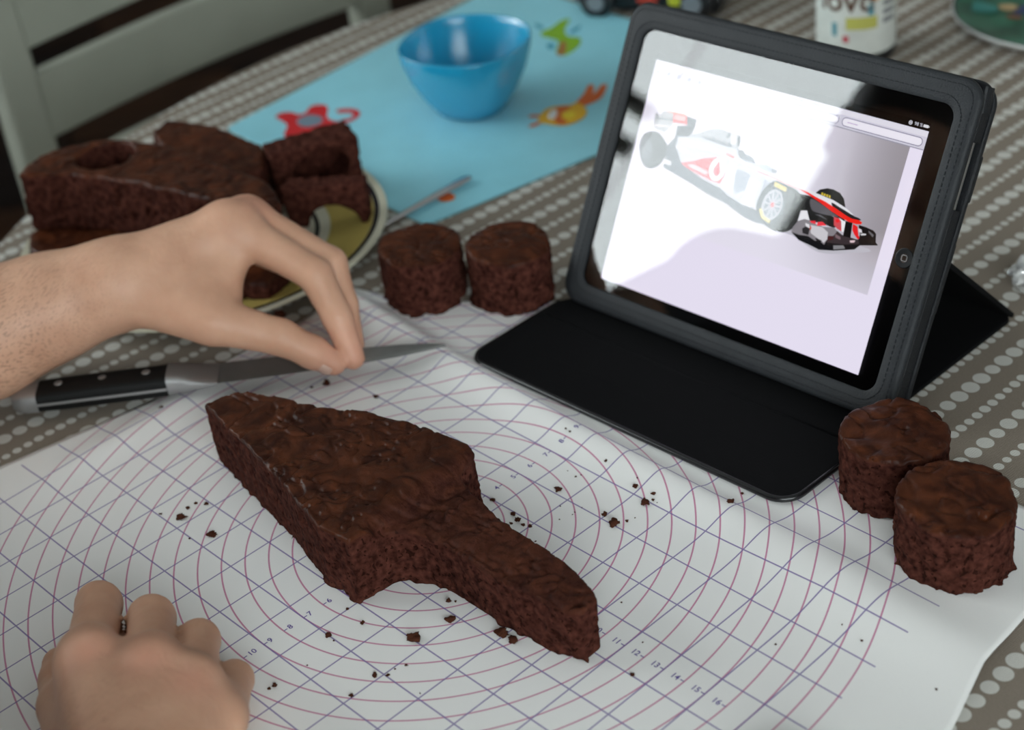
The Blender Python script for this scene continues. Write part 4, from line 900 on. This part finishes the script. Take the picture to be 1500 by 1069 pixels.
# nails
def nail(c, along, up, name='fingernail'):
    along = along/np.linalg.norm(along); up = up-along*(up@along); up /= np.linalg.norm(up); sdv = np.cross(along, up); V = []; F = []
    for i in range(7):
        for j in range(7):
            a = (i/6-.5)*2; q = (j/6-.5)*2; w = 4.8*(1-.28*max(0, -a)**2-.25*max(0, a)**4)
            V.append(c+along*a*5.6+sdv*q*w+up*(1.3-1.6*q*q-.5*a*a)-off_p)
    for i in range(6):
        for j in range(6): F.append((i*7+j, i*7+j+1, (i+1)*7+j+1, (i+1)*7+j))
    o = mesh(name, V, F, MAT['nail'], person, smooth=True); md = o.modifiers.new('t', 'SOLIDIFY'); md.thickness = .0006
tocam = (CAM-J(489, 530))/np.linalg.norm(CAM-J(489, 530))
ta = J(487, 531, -6)-J(455, 513, -9); up_t = tocam*.55+np.cross(tocam, ta)/np.linalg.norm(ta)*-.8
upn = up_t-ta*((up_t@ta)/(ta@ta)); upn /= np.linalg.norm(upn)
nail(J(478, 526, -7)+upn*8.0, ta, upn)
# shirt: short sleeves and trunk, a looser second skin
mid_l = el+(shl-el)*.55; mid_r = er+(shr-er)*.5
shirt_src = [([cone(mid_l, shl, 50, 56)], 8, 'b'), ([cone(mid_r, shr, 50, 56)], 8, 'b'), ([cone(q[0], q[1], q[2]+7, q[3]+7) for q in trunk], 40, 'b')]
se = [q for g, _, _ in shirt_src for q in g]
lo2 = np.min([np.minimum(q[0], q[1])-max(q[2], q[3]) for q in se], axis=0)-6; hi2 = np.max([np.maximum(q[0], q[1])+max(q[2], q[3]) for q in se], axis=0)+6
Vs, Fs = surface(body_block(0, shirt_src), lo2, hi2, 5.0)
fast_mesh('shirt', Vs-off_p, Fs, MAT['shirt'], person)
hair_src = [([cone(hd-hf*20+hup*30, hd+hf*4+hup*34, 82, 78), cone(hd-hf*40-hup*10, hd-hf*36+hup*20, 58, 70)], 12, 'b')]
Vh, Fh = surface(body_block(0, hair_src), hd-130, hd+150, 4.0)
fast_mesh('hair', Vh-off_p, Fh, MAT['hair'], person)

# ------------------------------------------------------------------ chair beyond the table
CX = -747.
ch = empty('dining_chair', (CX+200, 378, FZ), label='white painted wooden slat-back chair standing behind the far left table edge', cat='chair')
co = np.array([CX+200, 378, FZ])
def chp(name, b, bevel=3): 
    b.V = [tuple(np.array(v)-co) for v in b.V]; return b.build(name, MAT['white_wood'], ch, bevel=bevel, seg=3)
for y0, y1 in ((163, 199), (557, 593)):
    b = B(); P = [(CX+30, y0, y1, FZ+1, 34), (CX+10, y0, y1, -300, 36), (CX, y0, y1, -80, 30), (CX-3, y0, y1, 40, 28), (CX-14, y0, y1, 170, 24)]; V = []; F = []
    for x, a, c, z, d in P: V += [(x-d, a, z), (x, a, z), (x, c, z), (x-d, c, z)]
    for q in range(4):
        for i in range(4): F.append((q*4+i, q*4+(i+1) % 4, q*4+4+(i+1) % 4, q*4+4+i))
    F += [(3, 2, 1, 0), (16, 17, 18, 19)]; b.add(V, F); chp('back_post', b, 5)
def slat(z0, z1, lean):
    b = B(); n = 14; V = []; F = []
    for i in range(n+1):
        y = 198+(558-198)*i/n; bow = 14*math.sin(math.pi*i/n)
        V += [(CX-8-bow-lean, y, z1), (CX-24-bow-lean, y, z1), (CX-22-bow, y, z0), (CX-6-bow, y, z0)]
    for i in range(n):
        for k in range(4): F.append((i*4+k, i*4+(k+1) % 4, i*4+4+(k+1) % 4, i*4+4+k))
    F += [(3, 2, 1, 0), (n*4, n*4+1, n*4+2, n*4+3)]; return b.add(V, F)
chp('back_slat', slat(-60, 0, 2), 2.5); chp('back_slat', slat(26, 112, 4), 2.5); chp('back_slat', slat(-150, -95, 1), 2.5)
chp('seat', B().box((CX+205, 378, -292), (420, 420, 26)), 6)
for x, y in ((CX+390, 190), (CX+390, 566)): chp('leg', B().box((x, y, (FZ+1-305)/2), (36, 36, -305-FZ-1)), 3)
for y in (181, 575): chp('stretcher', B().box((CX+205, y, -520), (350, 18, 26)), 2)

# ------------------------------------------------------------------ placemat with printed animals
def P0(L_, z=0): return [tuple(AT(u, v, z)[:2]) for u, v in L_]
pmt = empty('placemat', (-380, 400, .2), label='pale blue rectangular placemat with printed animals under the blue bowl', cat='placemat')
po = np.array([-380, 400.])
def rect4(Q, r=10): 
    out = []
    Q = [np.array(q, float) for q in Q]
    for i in range(4):
        a, b_, c = Q[i-1], Q[i], Q[(i+1) % 4]; u = (a-b_)/np.linalg.norm(a-b_); w = (c-b_)/np.linalg.norm(c-b_)
        for k in range(6):
            t = k/5; out.append(tuple((1-t)**2*(b_+u*r)+2*t*(1-t)*b_+t*t*(b_+w*r)))
    return out
pq = ccw(rect4([(-258, 222), (-515, 233), (-546, 574), (-200, 563)], 7))
B().prism(loc_shift(pq, po), .1, 1.3).build('sheet', MAT['placemat'], pmt)
lz = [1.35]
def pmp(name, L_, m, sm=5, f=None):
    P = P0([f(p) for p in L_] if f else L_, 1.5); P = smooth_poly(P, sm) if sm else P; lz[0] += .03
    return flatpoly(name, loc_shift(P, po), lz[0], MAT[m], pmt)
fA = lambda p: (380+p[0]/4.412, 120+p[1]/4.412); fB = lambda p: (500+p[0]/3.239, p[1]/3.239); fC = lambda p: (740+p[0]/8.333, 120+p[1]/8.333)
pmp('red_animal_print', [(105, 228), (140, 200), (200, 195), (250, 208), (298, 198), (325, 162), (370, 146), (430, 152), (445, 182), (436, 222), (470, 250), (540, 262), (520, 330), (400, 380), (330, 330), (250, 370), (160, 350), (180, 285), (150, 255)], 'red', f=fA)
pmp('grey_face_print', [(240, 252), (280, 222), (340, 212), (400, 225), (405, 258), (370, 280), (300, 292), (255, 278)], 'grey_print', f=fA)
pmp('red_tail_print', [(500, 180), (570, 172), (630, 180), (652, 205), (630, 235), (575, 262), (520, 268), (530, 245), (590, 235), (605, 212), (575, 200), (515, 202)], 'red', f=fA)
pmp('green_bird_print', [(950, 152), (1000, 130), (1040, 100), (1085, 90), (1060, 140), (1075, 172), (1130, 180), (1132, 212), (1090, 250), (1050, 266), (1018, 250), (1030, 200), (990, 182), (952, 172)], 'lime', f=fB)
pmp('brown_wing_print', [(1040, 205), (1062, 195), (1068, 230), (1055, 262), (1022, 258)], 'brown_print', f=fB)
pmp('blue_spot_print', [(1085, 150), (1130, 122), (1132, 136), (1095, 160)], 'teal', f=fB); pmp('blue_spot_print', [(975, 212), (1005, 208), (1010, 228), (985, 235)], 'teal', f=fB); pmp('blue_spot_print', [(915, 112), (950, 122), (960, 140), (930, 134)], 'teal', f=fB)
pmp('orange_legs_print', [(870, 250), (960, 150), (1015, 45), (1075, 40), (1085, 90), (1075, 150), (1120, 110), (1175, 40), (1240, 35), (1225, 110), (1160, 210), (990, 290), (900, 300)], 'orange', f=fC)
for q in ([(280, 425), (330, 405), (420, 405), (420, 430), (330, 440)], [(285, 555), (320, 525), (420, 490), (430, 515), (340, 555)]): pmp('orange_arm_print', q, 'orange', f=fC)
pmp('orange_body_print', [(405, 445), (460, 370), (540, 320), (680, 295), (800, 285), (880, 255), (960, 300), (1000, 370), (960, 440), (880, 490), (750, 535), (620, 535), (500, 515), (420, 500)], 'yellow', f=fC)
pmp('red_mane_print', [(620, 320), (760, 300), (800, 330), (700, 380), (690, 440), (760, 490), (720, 520), (640, 520), (600, 470), (640, 400)], 'orange', f=fC)
pmp('pale_face_print', [(540, 380), (580, 340), (625, 345), (635, 400), (600, 455), (550, 460), (515, 430)], 'white_print', f=fC); pmp('yellow_belly_print', [(715, 400), (780, 365), (850, 380), (850, 430), (780, 460), (725, 445)], 'brightyellow', f=fC)
pmp('orange_spot_print', [(1150, 740), (1190, 722), (1255, 730), (1260, 760), (1205, 778), (1160, 768)], 'orange', f=fA)

# ------------------------------------------------------------------ blue bowl
bc_ = (-371, 371.5)
bw = B(); prof = [(0, 3.2), (22, 3.2), (27, 5.0), (36, 18), (44, 34), (49, 50), (49.6, 57.0), (50.6, 57.8), (51.2, 57.0), (50.2, 48), (45.6, 32.5), (37.4, 16), (28, 2.2), (24, .6), (20, 1.4), (0, 1.4)]
bw.lathe(prof[1:-1], n=72, sq=.022, rotz=.35); o = bw.build('bowl', MAT['bowl'], None, smooth=True); o.location = Vector((bc_[0], bc_[1], 1.6))*MM
props(o, label='blue translucent plastic bowl standing on the pale blue placemat', cat='bowl')

# ------------------------------------------------------------------ knife under the hand
kb = AT(26, 583, 12); kt = AT(653, 505, 13); kx = (kt-kb)/np.linalg.norm(kt-kb); ky = np.cross(ZD, kx); ky /= np.linalg.norm(ky); kz = np.cross(kx, ky); KL = np.linalg.norm(kt-kb)
kn = empty('kitchen_knife', kb, rot=(kx, ky, kz), label='kitchen knife with black riveted handle lying on the mat edge under the hand', cat='knife')
xb = np.dot(AT(262, 553, 12)-kb, kx); xh0 = 14.; xh1 = xb-6; xbl = xb+12
b = B(); n = 16
def sec(x, w, t, y=0): return [(x, y+w*math.copysign(abs(math.cos(a))**.45, math.cos(a)), t*math.copysign(abs(math.sin(a))**.45, math.sin(a))) for a in [2*math.pi*i/n for i in range(n)]]
def loft(name, secs, m, cap=True):
    V = [p for s in secs for p in s]; F = []
    for q in range(len(secs)-1):
        for i in range(n): F.append((q*n+i, (q)*n+(i+1) % n, (q+1)*n+(i+1) % n, (q+1)*n+i))
    F += [tuple(range(n))[::-1], tuple(range((len(secs)-1)*n, len(secs)*n))]
    return autosmooth(mesh(name, V, F, m, kn), 45)
loft('handle', [sec(xh0, 10.4, 6.6, -.8), sec(xh0+16, 10.6, 7.0, -.8), sec((xh0+xh1)/2, 10.2, 7.2, -.8), sec(xh1-14, 10.2, 7, -.8), sec(xh1, 10.4, 6.8, -.8)], MAT['handle'])
loft('butt_cap', [sec(-2, 6, 4.6, -1.2), sec(1, 9, 6.0, -1), sec(6, 10.4, 6.7, -.8), sec(xh0, 10.6, 6.9, -.8)], MAT['steel'])
loft('bolster', [sec(xh1, 10.2, 7.0, 0), sec(xh1+8, 10.4, 6.2, 0), sec(xh1+15, 11.4, 4.2, -.6), sec(xbl+8, 11.6, 2.0, -.8), sec(xbl+13, 11.2, 1.2, -.8)], MAT['steel'])
b = B().box(((xh0+xh1)/2, -10.9, 0), (xh1-xh0, 1.3, 1.7)); b.build('tang', MAT['steel'], kn)
for f in (.16, .5, .84):
    B().lathe([(2.7, 0), (2.6, .35), (2.0, .5), (.01, .55)], c=(xh0+(xh1-xh0)*f, 0.5, 6.75), n=20, cap=(False, False)).build('rivet', MAT['steel'], kn, smooth=True)
L_ = KL-xbl; up_ = [(0, 10.0), (.35, 9.2), (.62, 7.4), (.82, 5.2), (.93, 2.8), (1, -.6)]; lo_ = [(0, -11.6), (.35, -10.8), (.62, -9.2), (.8, -7), (.92, -3.8)]
V = []; F = []
poly = [(xbl+f*L_, y) for f, y in lo_]+[(xbl+L_, -.6)]+[(xbl+f*L_, y) for f, y in up_[:-1]][::-1]
n2 = len(poly)
V = [(x, y, .2 if y < -1 else 1.0) for x, y in poly]+[(x, y, -.2 if y < -1 else -1.0) for x, y in poly]
F = [tuple(range(n2)), tuple(range(n2, 2*n2))[::-1]]+[(i, n2+i, n2+(i+1) % n2, (i+1) % n2) for i in range(n2)]
mesh('blade', V, F, MAT['blade'], kn)

# bright cutlery handle on the placemat
c0 = AT(575, 322, 5); c1 = AT(689, 259, 5); cdv = (c1-c0)/np.linalg.norm(c1-c0); c00 = c0-cdv*14
b = B(); pts = [c00, c0, c0+(c1-c0)*.3, c0+(c1-c0)*.6, c0+(c1-c0)*.82, c0+(c1-c0)*.94, c1-cdv*.8, c1]
b.tube([p-c00 for p in pts], [2.2, 2.4, 3.0, 3.8, 4.3, 3.9, 2.6, .8], n=16, flat=.55)
o = b.build('table_knife', MAT['cutlery'], None, smooth=True, label='shiny metal cutlery handle lying on the placemat beside the plate', cat='cutlery'); o.location = Vector(c00)*MM

# ------------------------------------------------------------------ jar, green plate, toy car, foil at the back
jc = np.array([-186.6, 619.4]); JR = 31.
jar = empty('jar', (*jc, 0), label='white labelled jar cut by the top edge behind the tablet', cat='jar')
autosmooth(B().lathe([(26, 0), (29.5, 1), (30.6, 4), (30.8, 9), (30.8, 108), (27, 118), (24, 122), (24, 126)], n=64).build('jar_body', MAT['jar_glass'], jar), 40)
B().lathe([(31, 9), (31.1, 9.2), (31.1, 104), (31, 104.2)], n=72, cap=(False, False)).build('label_band', MAT['jar'], jar, smooth=True)
autosmooth(B().lathe([(27.5, 124), (28, 125), (28, 141), (27, 142)], n=48).build('lid', MAT['gplate_rim'], jar), 40)
ja = math.atan2(CAM[1]-jc[1], CAM[0]-jc[0])
def on_jar(o, a_c, zc, r):
    for v in o.data.vertices:
        a = ja+a_c+v.co.x/MM/r; v.co = Vector((r*math.cos(a)*MM, r*math.sin(a)*MM, v.co.y+zc*MM))
t = text_mesh('label_lettering', 'love', 27, MAT['ink_brown'], jar, (0, 0, 0), (1, 0, 0), (0, 1, 0)); on_jar(t, -.25, 54, 31.35)
def jpatch(name, a0, a1, z0, z1, m, dr=.15):
    V = []; n = 8
    for i in range(n+1):
        a = ja+a0+(a1-a0)*i/n; V += [((31.1+dr)*math.cos(a), (31.1+dr)*math.sin(a), z0), ((31.1+dr)*math.cos(a), (31.1+dr)*math.sin(a), z1)]
    mesh(name, V, [(2*i, 2*i+2, 2*i+3, 2*i+1) for i in range(n)], MAT[m], jar, smooth=True)
jpatch('label_yellow_patch', -.25, .55, 31, 41, 'ink_yel', .10); jpatch('label_teal_patch', .3, .46, 42, 51, 'ink_teal'); jpatch('label_orange_patch', .4, .58, 53, 63, 'ink_orange'); jpatch('label_teal_patch', -.62, -.48, 25, 36, 'ink_teal'); jpatch('label_red_flower', -.33, -.18, 20.5, 26, 'ink_red')
for k in range(6): jpatch('label_small_print', .72, 1.15, 33+k*7, 37+k*7, 'ink_grey')
autosmooth(B().lathe([(26, .2), (30.2, 1), (31.0, 4), (31.05, 9.2)], n=64, cap=(True, False)).build('jar_base', MAT['toy_black'], jar), 40)
gp = empty('melamine_plate', (-85, 760, 0), label='green picture plate with white edge cut by the top right corner', cat='plate')
autosmooth(B().lathe([(0.01, 1.2), (60, 1.2), (64, .4), (66, .4), (68, 1.5), (84, 5.0), (89.5, 10.0), (89.5, 11.4), (88.5, 11.9), (74, 7.5), (68, 6), (.01, 6)], n=96, cap=(False, False)).build('plate_body', MAT['gplate_rim'], gp), 40)
def gring(name, r0, r1, m, d=.2):
    zf = lambda r: np.interp(r, [0, 68, 74, 88.5], [6, 6, 7.5, 11.9]); B().lathe([(max(r, .01), zf(r)+d) for r in np.linspace(r0, r1, 7)], n=96, cap=(False, False)).build(name, m, gp, smooth=True)
gring('rim_line', 86.5, 88.4, MAT['plate_dark']); gring('green_picture', 0, 86.6, mat('green_picture_print', (.03, .15, .09), .35, .5, var=.7, vscale=22), .22)
for nm, (u, v), (rx, ry), col in (('tan_print', (1478, 11), (9, 7), (.42, .30, .15)), ('brown_print', (1486, 25), (7, 5), (.16, .07, .03)), ('blue_print', (1500, 14), (6, 12), (.03, .05, .14)), ('teal_print', (1430, 10), (20, 10), (.025, .19, .17))):
    c = AT(u, v, 7)[:2]-np.array([-85, 760]); d = np.hypot(*c); flatpoly(nm, [(x, y) for x, y in circle(c[0], c[1], rx, ry, n=20)], 7.2 + max(0, (d-68)*.22), mat('plate_'+nm, col, .35, .5), gp, fz=lambda x, y: 0)
# toy car
td = np.array([.905, .425, 0]); tn = np.array([-.425, .905, 0]); tc_ = np.array([-389., 608., 0])
toy = empty('toy_car', tc_, rot=(td, tn, ZD), label='small black toy car with red and lime details behind the tablet', cat='toy')
prof = [(-62, 4), (62, 4), (66, 16), (60, 24), (30, 27), (14, 42), (-28, 43), (-44, 30), (-64, 26), (-67, 14)]
V = [(x, -27, z) for x, z in prof]+[(x, 27, z) for x, z in prof]; n = len(prof)
mesh('car_body', V, [tuple(range(n)), tuple(range(n, 2*n))[::-1]]+[(i, n+i, n+(i+1) % n, (i+1) % n) for i in range(n)], MAT['toy_black'], toy).modifiers.new('b', 'BEVEL').width = .003
for x, r in ((-44, 15), (42, 17)):
    for y in (-31, 31):
        w = B(); w.lathe([(.01, -6), (r-3, -6), (r, -4), (r, 4), (r-3, 6), (.01, 6)], n=28, cap=(False, False)); w.V = [(v[0]+x, v[2]+y, v[1]+r) for v in w.V]
        wo = autosmooth(w.build('wheel', MAT['toy_black'], toy), 40)
        h = B(); h.lathe([(.01, -1), (r*.5, -1), (r*.5, 1), (.01, 1)], n=20, cap=(False, False)); h.V = [(v[0]+x, v[2]+y+(6 if y > 0 else -6), v[1]+r) for v in h.V]; h.build('wheel_hub', MAT['toy_grey'], wo)
B().box((0, -28, 17), (18, 3, 8)).build('red_side_panel', MAT['toy_red'], toy, bevel=1); B().box((27, -34, 20), (12, 8, 12)).build('lime_light', MAT['toy_lime'], toy, bevel=3)
# crumpled foil at the right edge
bm = bmesh.new(); bmesh.ops.create_icosphere(bm, subdivisions=4, radius=.0125)
for v in bm.verts:
    p = np.array(v.co)[None]*1000; k = 1+.55*(abs(noise(p, 7, 5)[0]-.5)*2-.4)+.25*(noise(p, 3, 6)[0]-.5); v.co = v.co*k; v.co.z *= .9
me = bpy.data.meshes.new('crumpled_foil'); bm.to_mesh(me); bm.free(); me.materials.append(MAT['foil'])
o = bpy.data.objects.new('crumpled_foil', me); COL.objects.link(o); fp = AT(1508, 403, 10); o.location = Vector((fp[0], fp[1], 11))*MM
props(o, label='crumpled silvery foil scrap at the right edge of the photo', cat='foil')

# ------------------------------------------------------------------ crumbs, each its own object
variants = []
for s in range(7):
    bm = bmesh.new(); bmesh.ops.create_icosphere(bm, subdivisions=3, radius=1)
    for v in bm.verts:
        p = np.array(v.co)[None]; k = .8+1.1*(noise(p, .75, 40+s)[0]-.5)+.8*(noise(p, .33, 60+s)[0]-.5); v.co = v.co*k; v.co.z *= .8
    me = bpy.data.meshes.new('cake_crumb'); bm.to_mesh(me); bm.free(); me.materials.append(MAT['crumb']); me.polygons.foreach_set('use_smooth', [True]*len(me.polygons)); variants.append(me)
K3 = [(570, 662, 58), (105, 738, 45), (255, 836, 40), (285, 880, 48), (235, 900, 25), (322, 912, 32), (370, 922, 38), (168, 890, 12), (910, 458, 30), (1125, 640, 42), (1188, 760, 72), (1245, 690, 34), (1247, 733, 26), (1275, 752, 10), (1133, 577, 14), (902, 842, 52), (972, 912, 88), (1060, 885, 26), (695, 568, 20), (733, 555, 12), (638, 526, 10), (587, 778, 12), (580, 872, 14), (690, 820, 10), (672, 837, 10), (410, 1028, 16), (1118, 860, 10), (655, 247, 22), (625, 226, 18), (740, 787, 8)]
K2 = [(1093, 155, 38), (1133, 157, 18), (1098, 265, 64), (890, 372, 92), (400, 355, 42), (428, 383, 14), (595, 283, 34), (508, 200, 22), (275, 525, 12), (668, 583, 40), (740, 583, 24), (783, 546, 14), (850, 525, 20), (88, 643, 36), (57, 660, 22), (530, 702, 32), (928, 686, 12), (1400, 345, 84), (1465, 385, 70)]
K1 = [(950, 703, 48), (980, 653, 26), (1022, 627, 20), (1075, 631, 24), (838, 683, 18), (1105, 793, 48), (988, 810, 14), (840, 128, 24)]
KH = [(578, 757, 56), (485, 777, 20), (875, 835, 32), (1167, 475, 16)]
K4 = [(250, 285, 52), (518, 670, 46), (440, 150, 14), (592, 436, 14)]
K5 = [(707, 624, 16), (288, 641, 14), (612, 544, 10), (1072, 860, 14), (1262, 388, 34)]
KF = [(1025, 838, 34), (1068, 804, 14)]
crumbs = []
for Kx, ox, oy, s in ((K3, 700, 580, 4.86), (K2, 380, 840, 3.947), (K1, 0, 560, 3.563), (KH, 340, 380, 4.167), (K4, 820, 850, 4.88), (K5, 1050, 750, 3.333), (KF, 660, 400, 2.5)):
    for a, b_, c in Kx: crumbs.append((ox+a/s, oy+b_/s, c/s))
special = {0: 'dark smooth cake crumb alone on the mat between cake and tablet flap', 16: 'largest ragged cake crumb right of the cake nose near the tablet flap',
           10: 'ragged cake crumb near a smaller pair below the tablet flap', 33: 'largest cake crumb on the mat in front of the cake notch', 32: 'flat oblong cake crumb close to the cake nose front side', 47: 'broken crumb flake against the base of the cake nose'}
LANDMARKS = [("the cake's nose tip", (131, -15)), ("the cake's front corner", (14, -63)), ("the cake's left end", (-146, -30)), ("the cake's far shoulder", (11, 28)), ("the flap's right front corner", (134, 134)), ("the flap's left front corner", (-105, 127)), ("the right fist", (20, -150)), ("the nearest cake disc", (222, 128)), ("the knife tip", tuple(kt[:2])), ("the flap's front edge", (15, 128)), ("the cake's nose side", (80, -28))]
ORD = ['nearest', 'second', 'third', 'fourth', 'fifth', 'sixth', 'seventh', 'eighth', 'ninth', 'tenth']
made = []
for i, (u, v, s) in enumerate(crumbs):
    p = AT(u, v, 1.5); z = mz(p[0], p[1]); p = AT(u, v, z+.8); d = float((RC@(p-CAM))[2]); r = max(.35, s*d/FPX/2*.92)
    o = bpy.data.objects.new('cake_crumb', variants[i % 7])
    COL.objects.link(o); o.location = Vector((p[0], p[1], z+r*.45+.05))*MM; o.scale = [r*MM*random.uniform(.9, 1.1), r*MM*random.uniform(.85, 1.15), r*MM*.8]; o.rotation_euler = (0, 0, random.uniform(0, 6.28))
    # a label that leads to this crumb alone: landmark, direction as seen in the photo, order by distance
    lm = min(LANDMARKS, key=lambda q: np.hypot(p[0]-q[1][0], p[1]-q[1][1])); dx, dy = p[0]-lm[1][0], p[1]-lm[1][1]
    ang = math.degrees(math.atan2((-dx*.64+dy*.53)*1.2, dx*.688+dy*.7175)) % 360
    dirn = ['right', 'upper right', 'upper side', 'upper left', 'left', 'lower left', 'lower side', 'lower right'][int((ang+22.5)//45) % 8]
    size = 'tiny' if s < 5.2 else ('small' if s < 10 else 'large')
    made.append((o, i, size, lm[0], dirn, math.hypot(dx, dy)))
for o, i, size, lm, dirn, dist in made:
    rank = sorted(q[5] for q in made if q[2:5] == (size, lm, dirn)).index(dist)
    lab = special.get(i) or '%s %s cake crumb from %s, on its %s' % (ORD[rank], size, lm, dirn)
    props(o, label=lab, cat='crumb', group='cake crumbs scattered on the mat')
# a crumb stuck on the plate's near rim
p = AT(410, 460, 13); o = bpy.data.objects.new('cake_crumb', variants[3]); COL.objects.link(o); o.location = Vector(p)*MM; o.scale = [4.2*MM, 3.4*MM, 3*MM]
props(o, label='cake crumb lying on the near rim of the plate below the hand', cat='crumb')
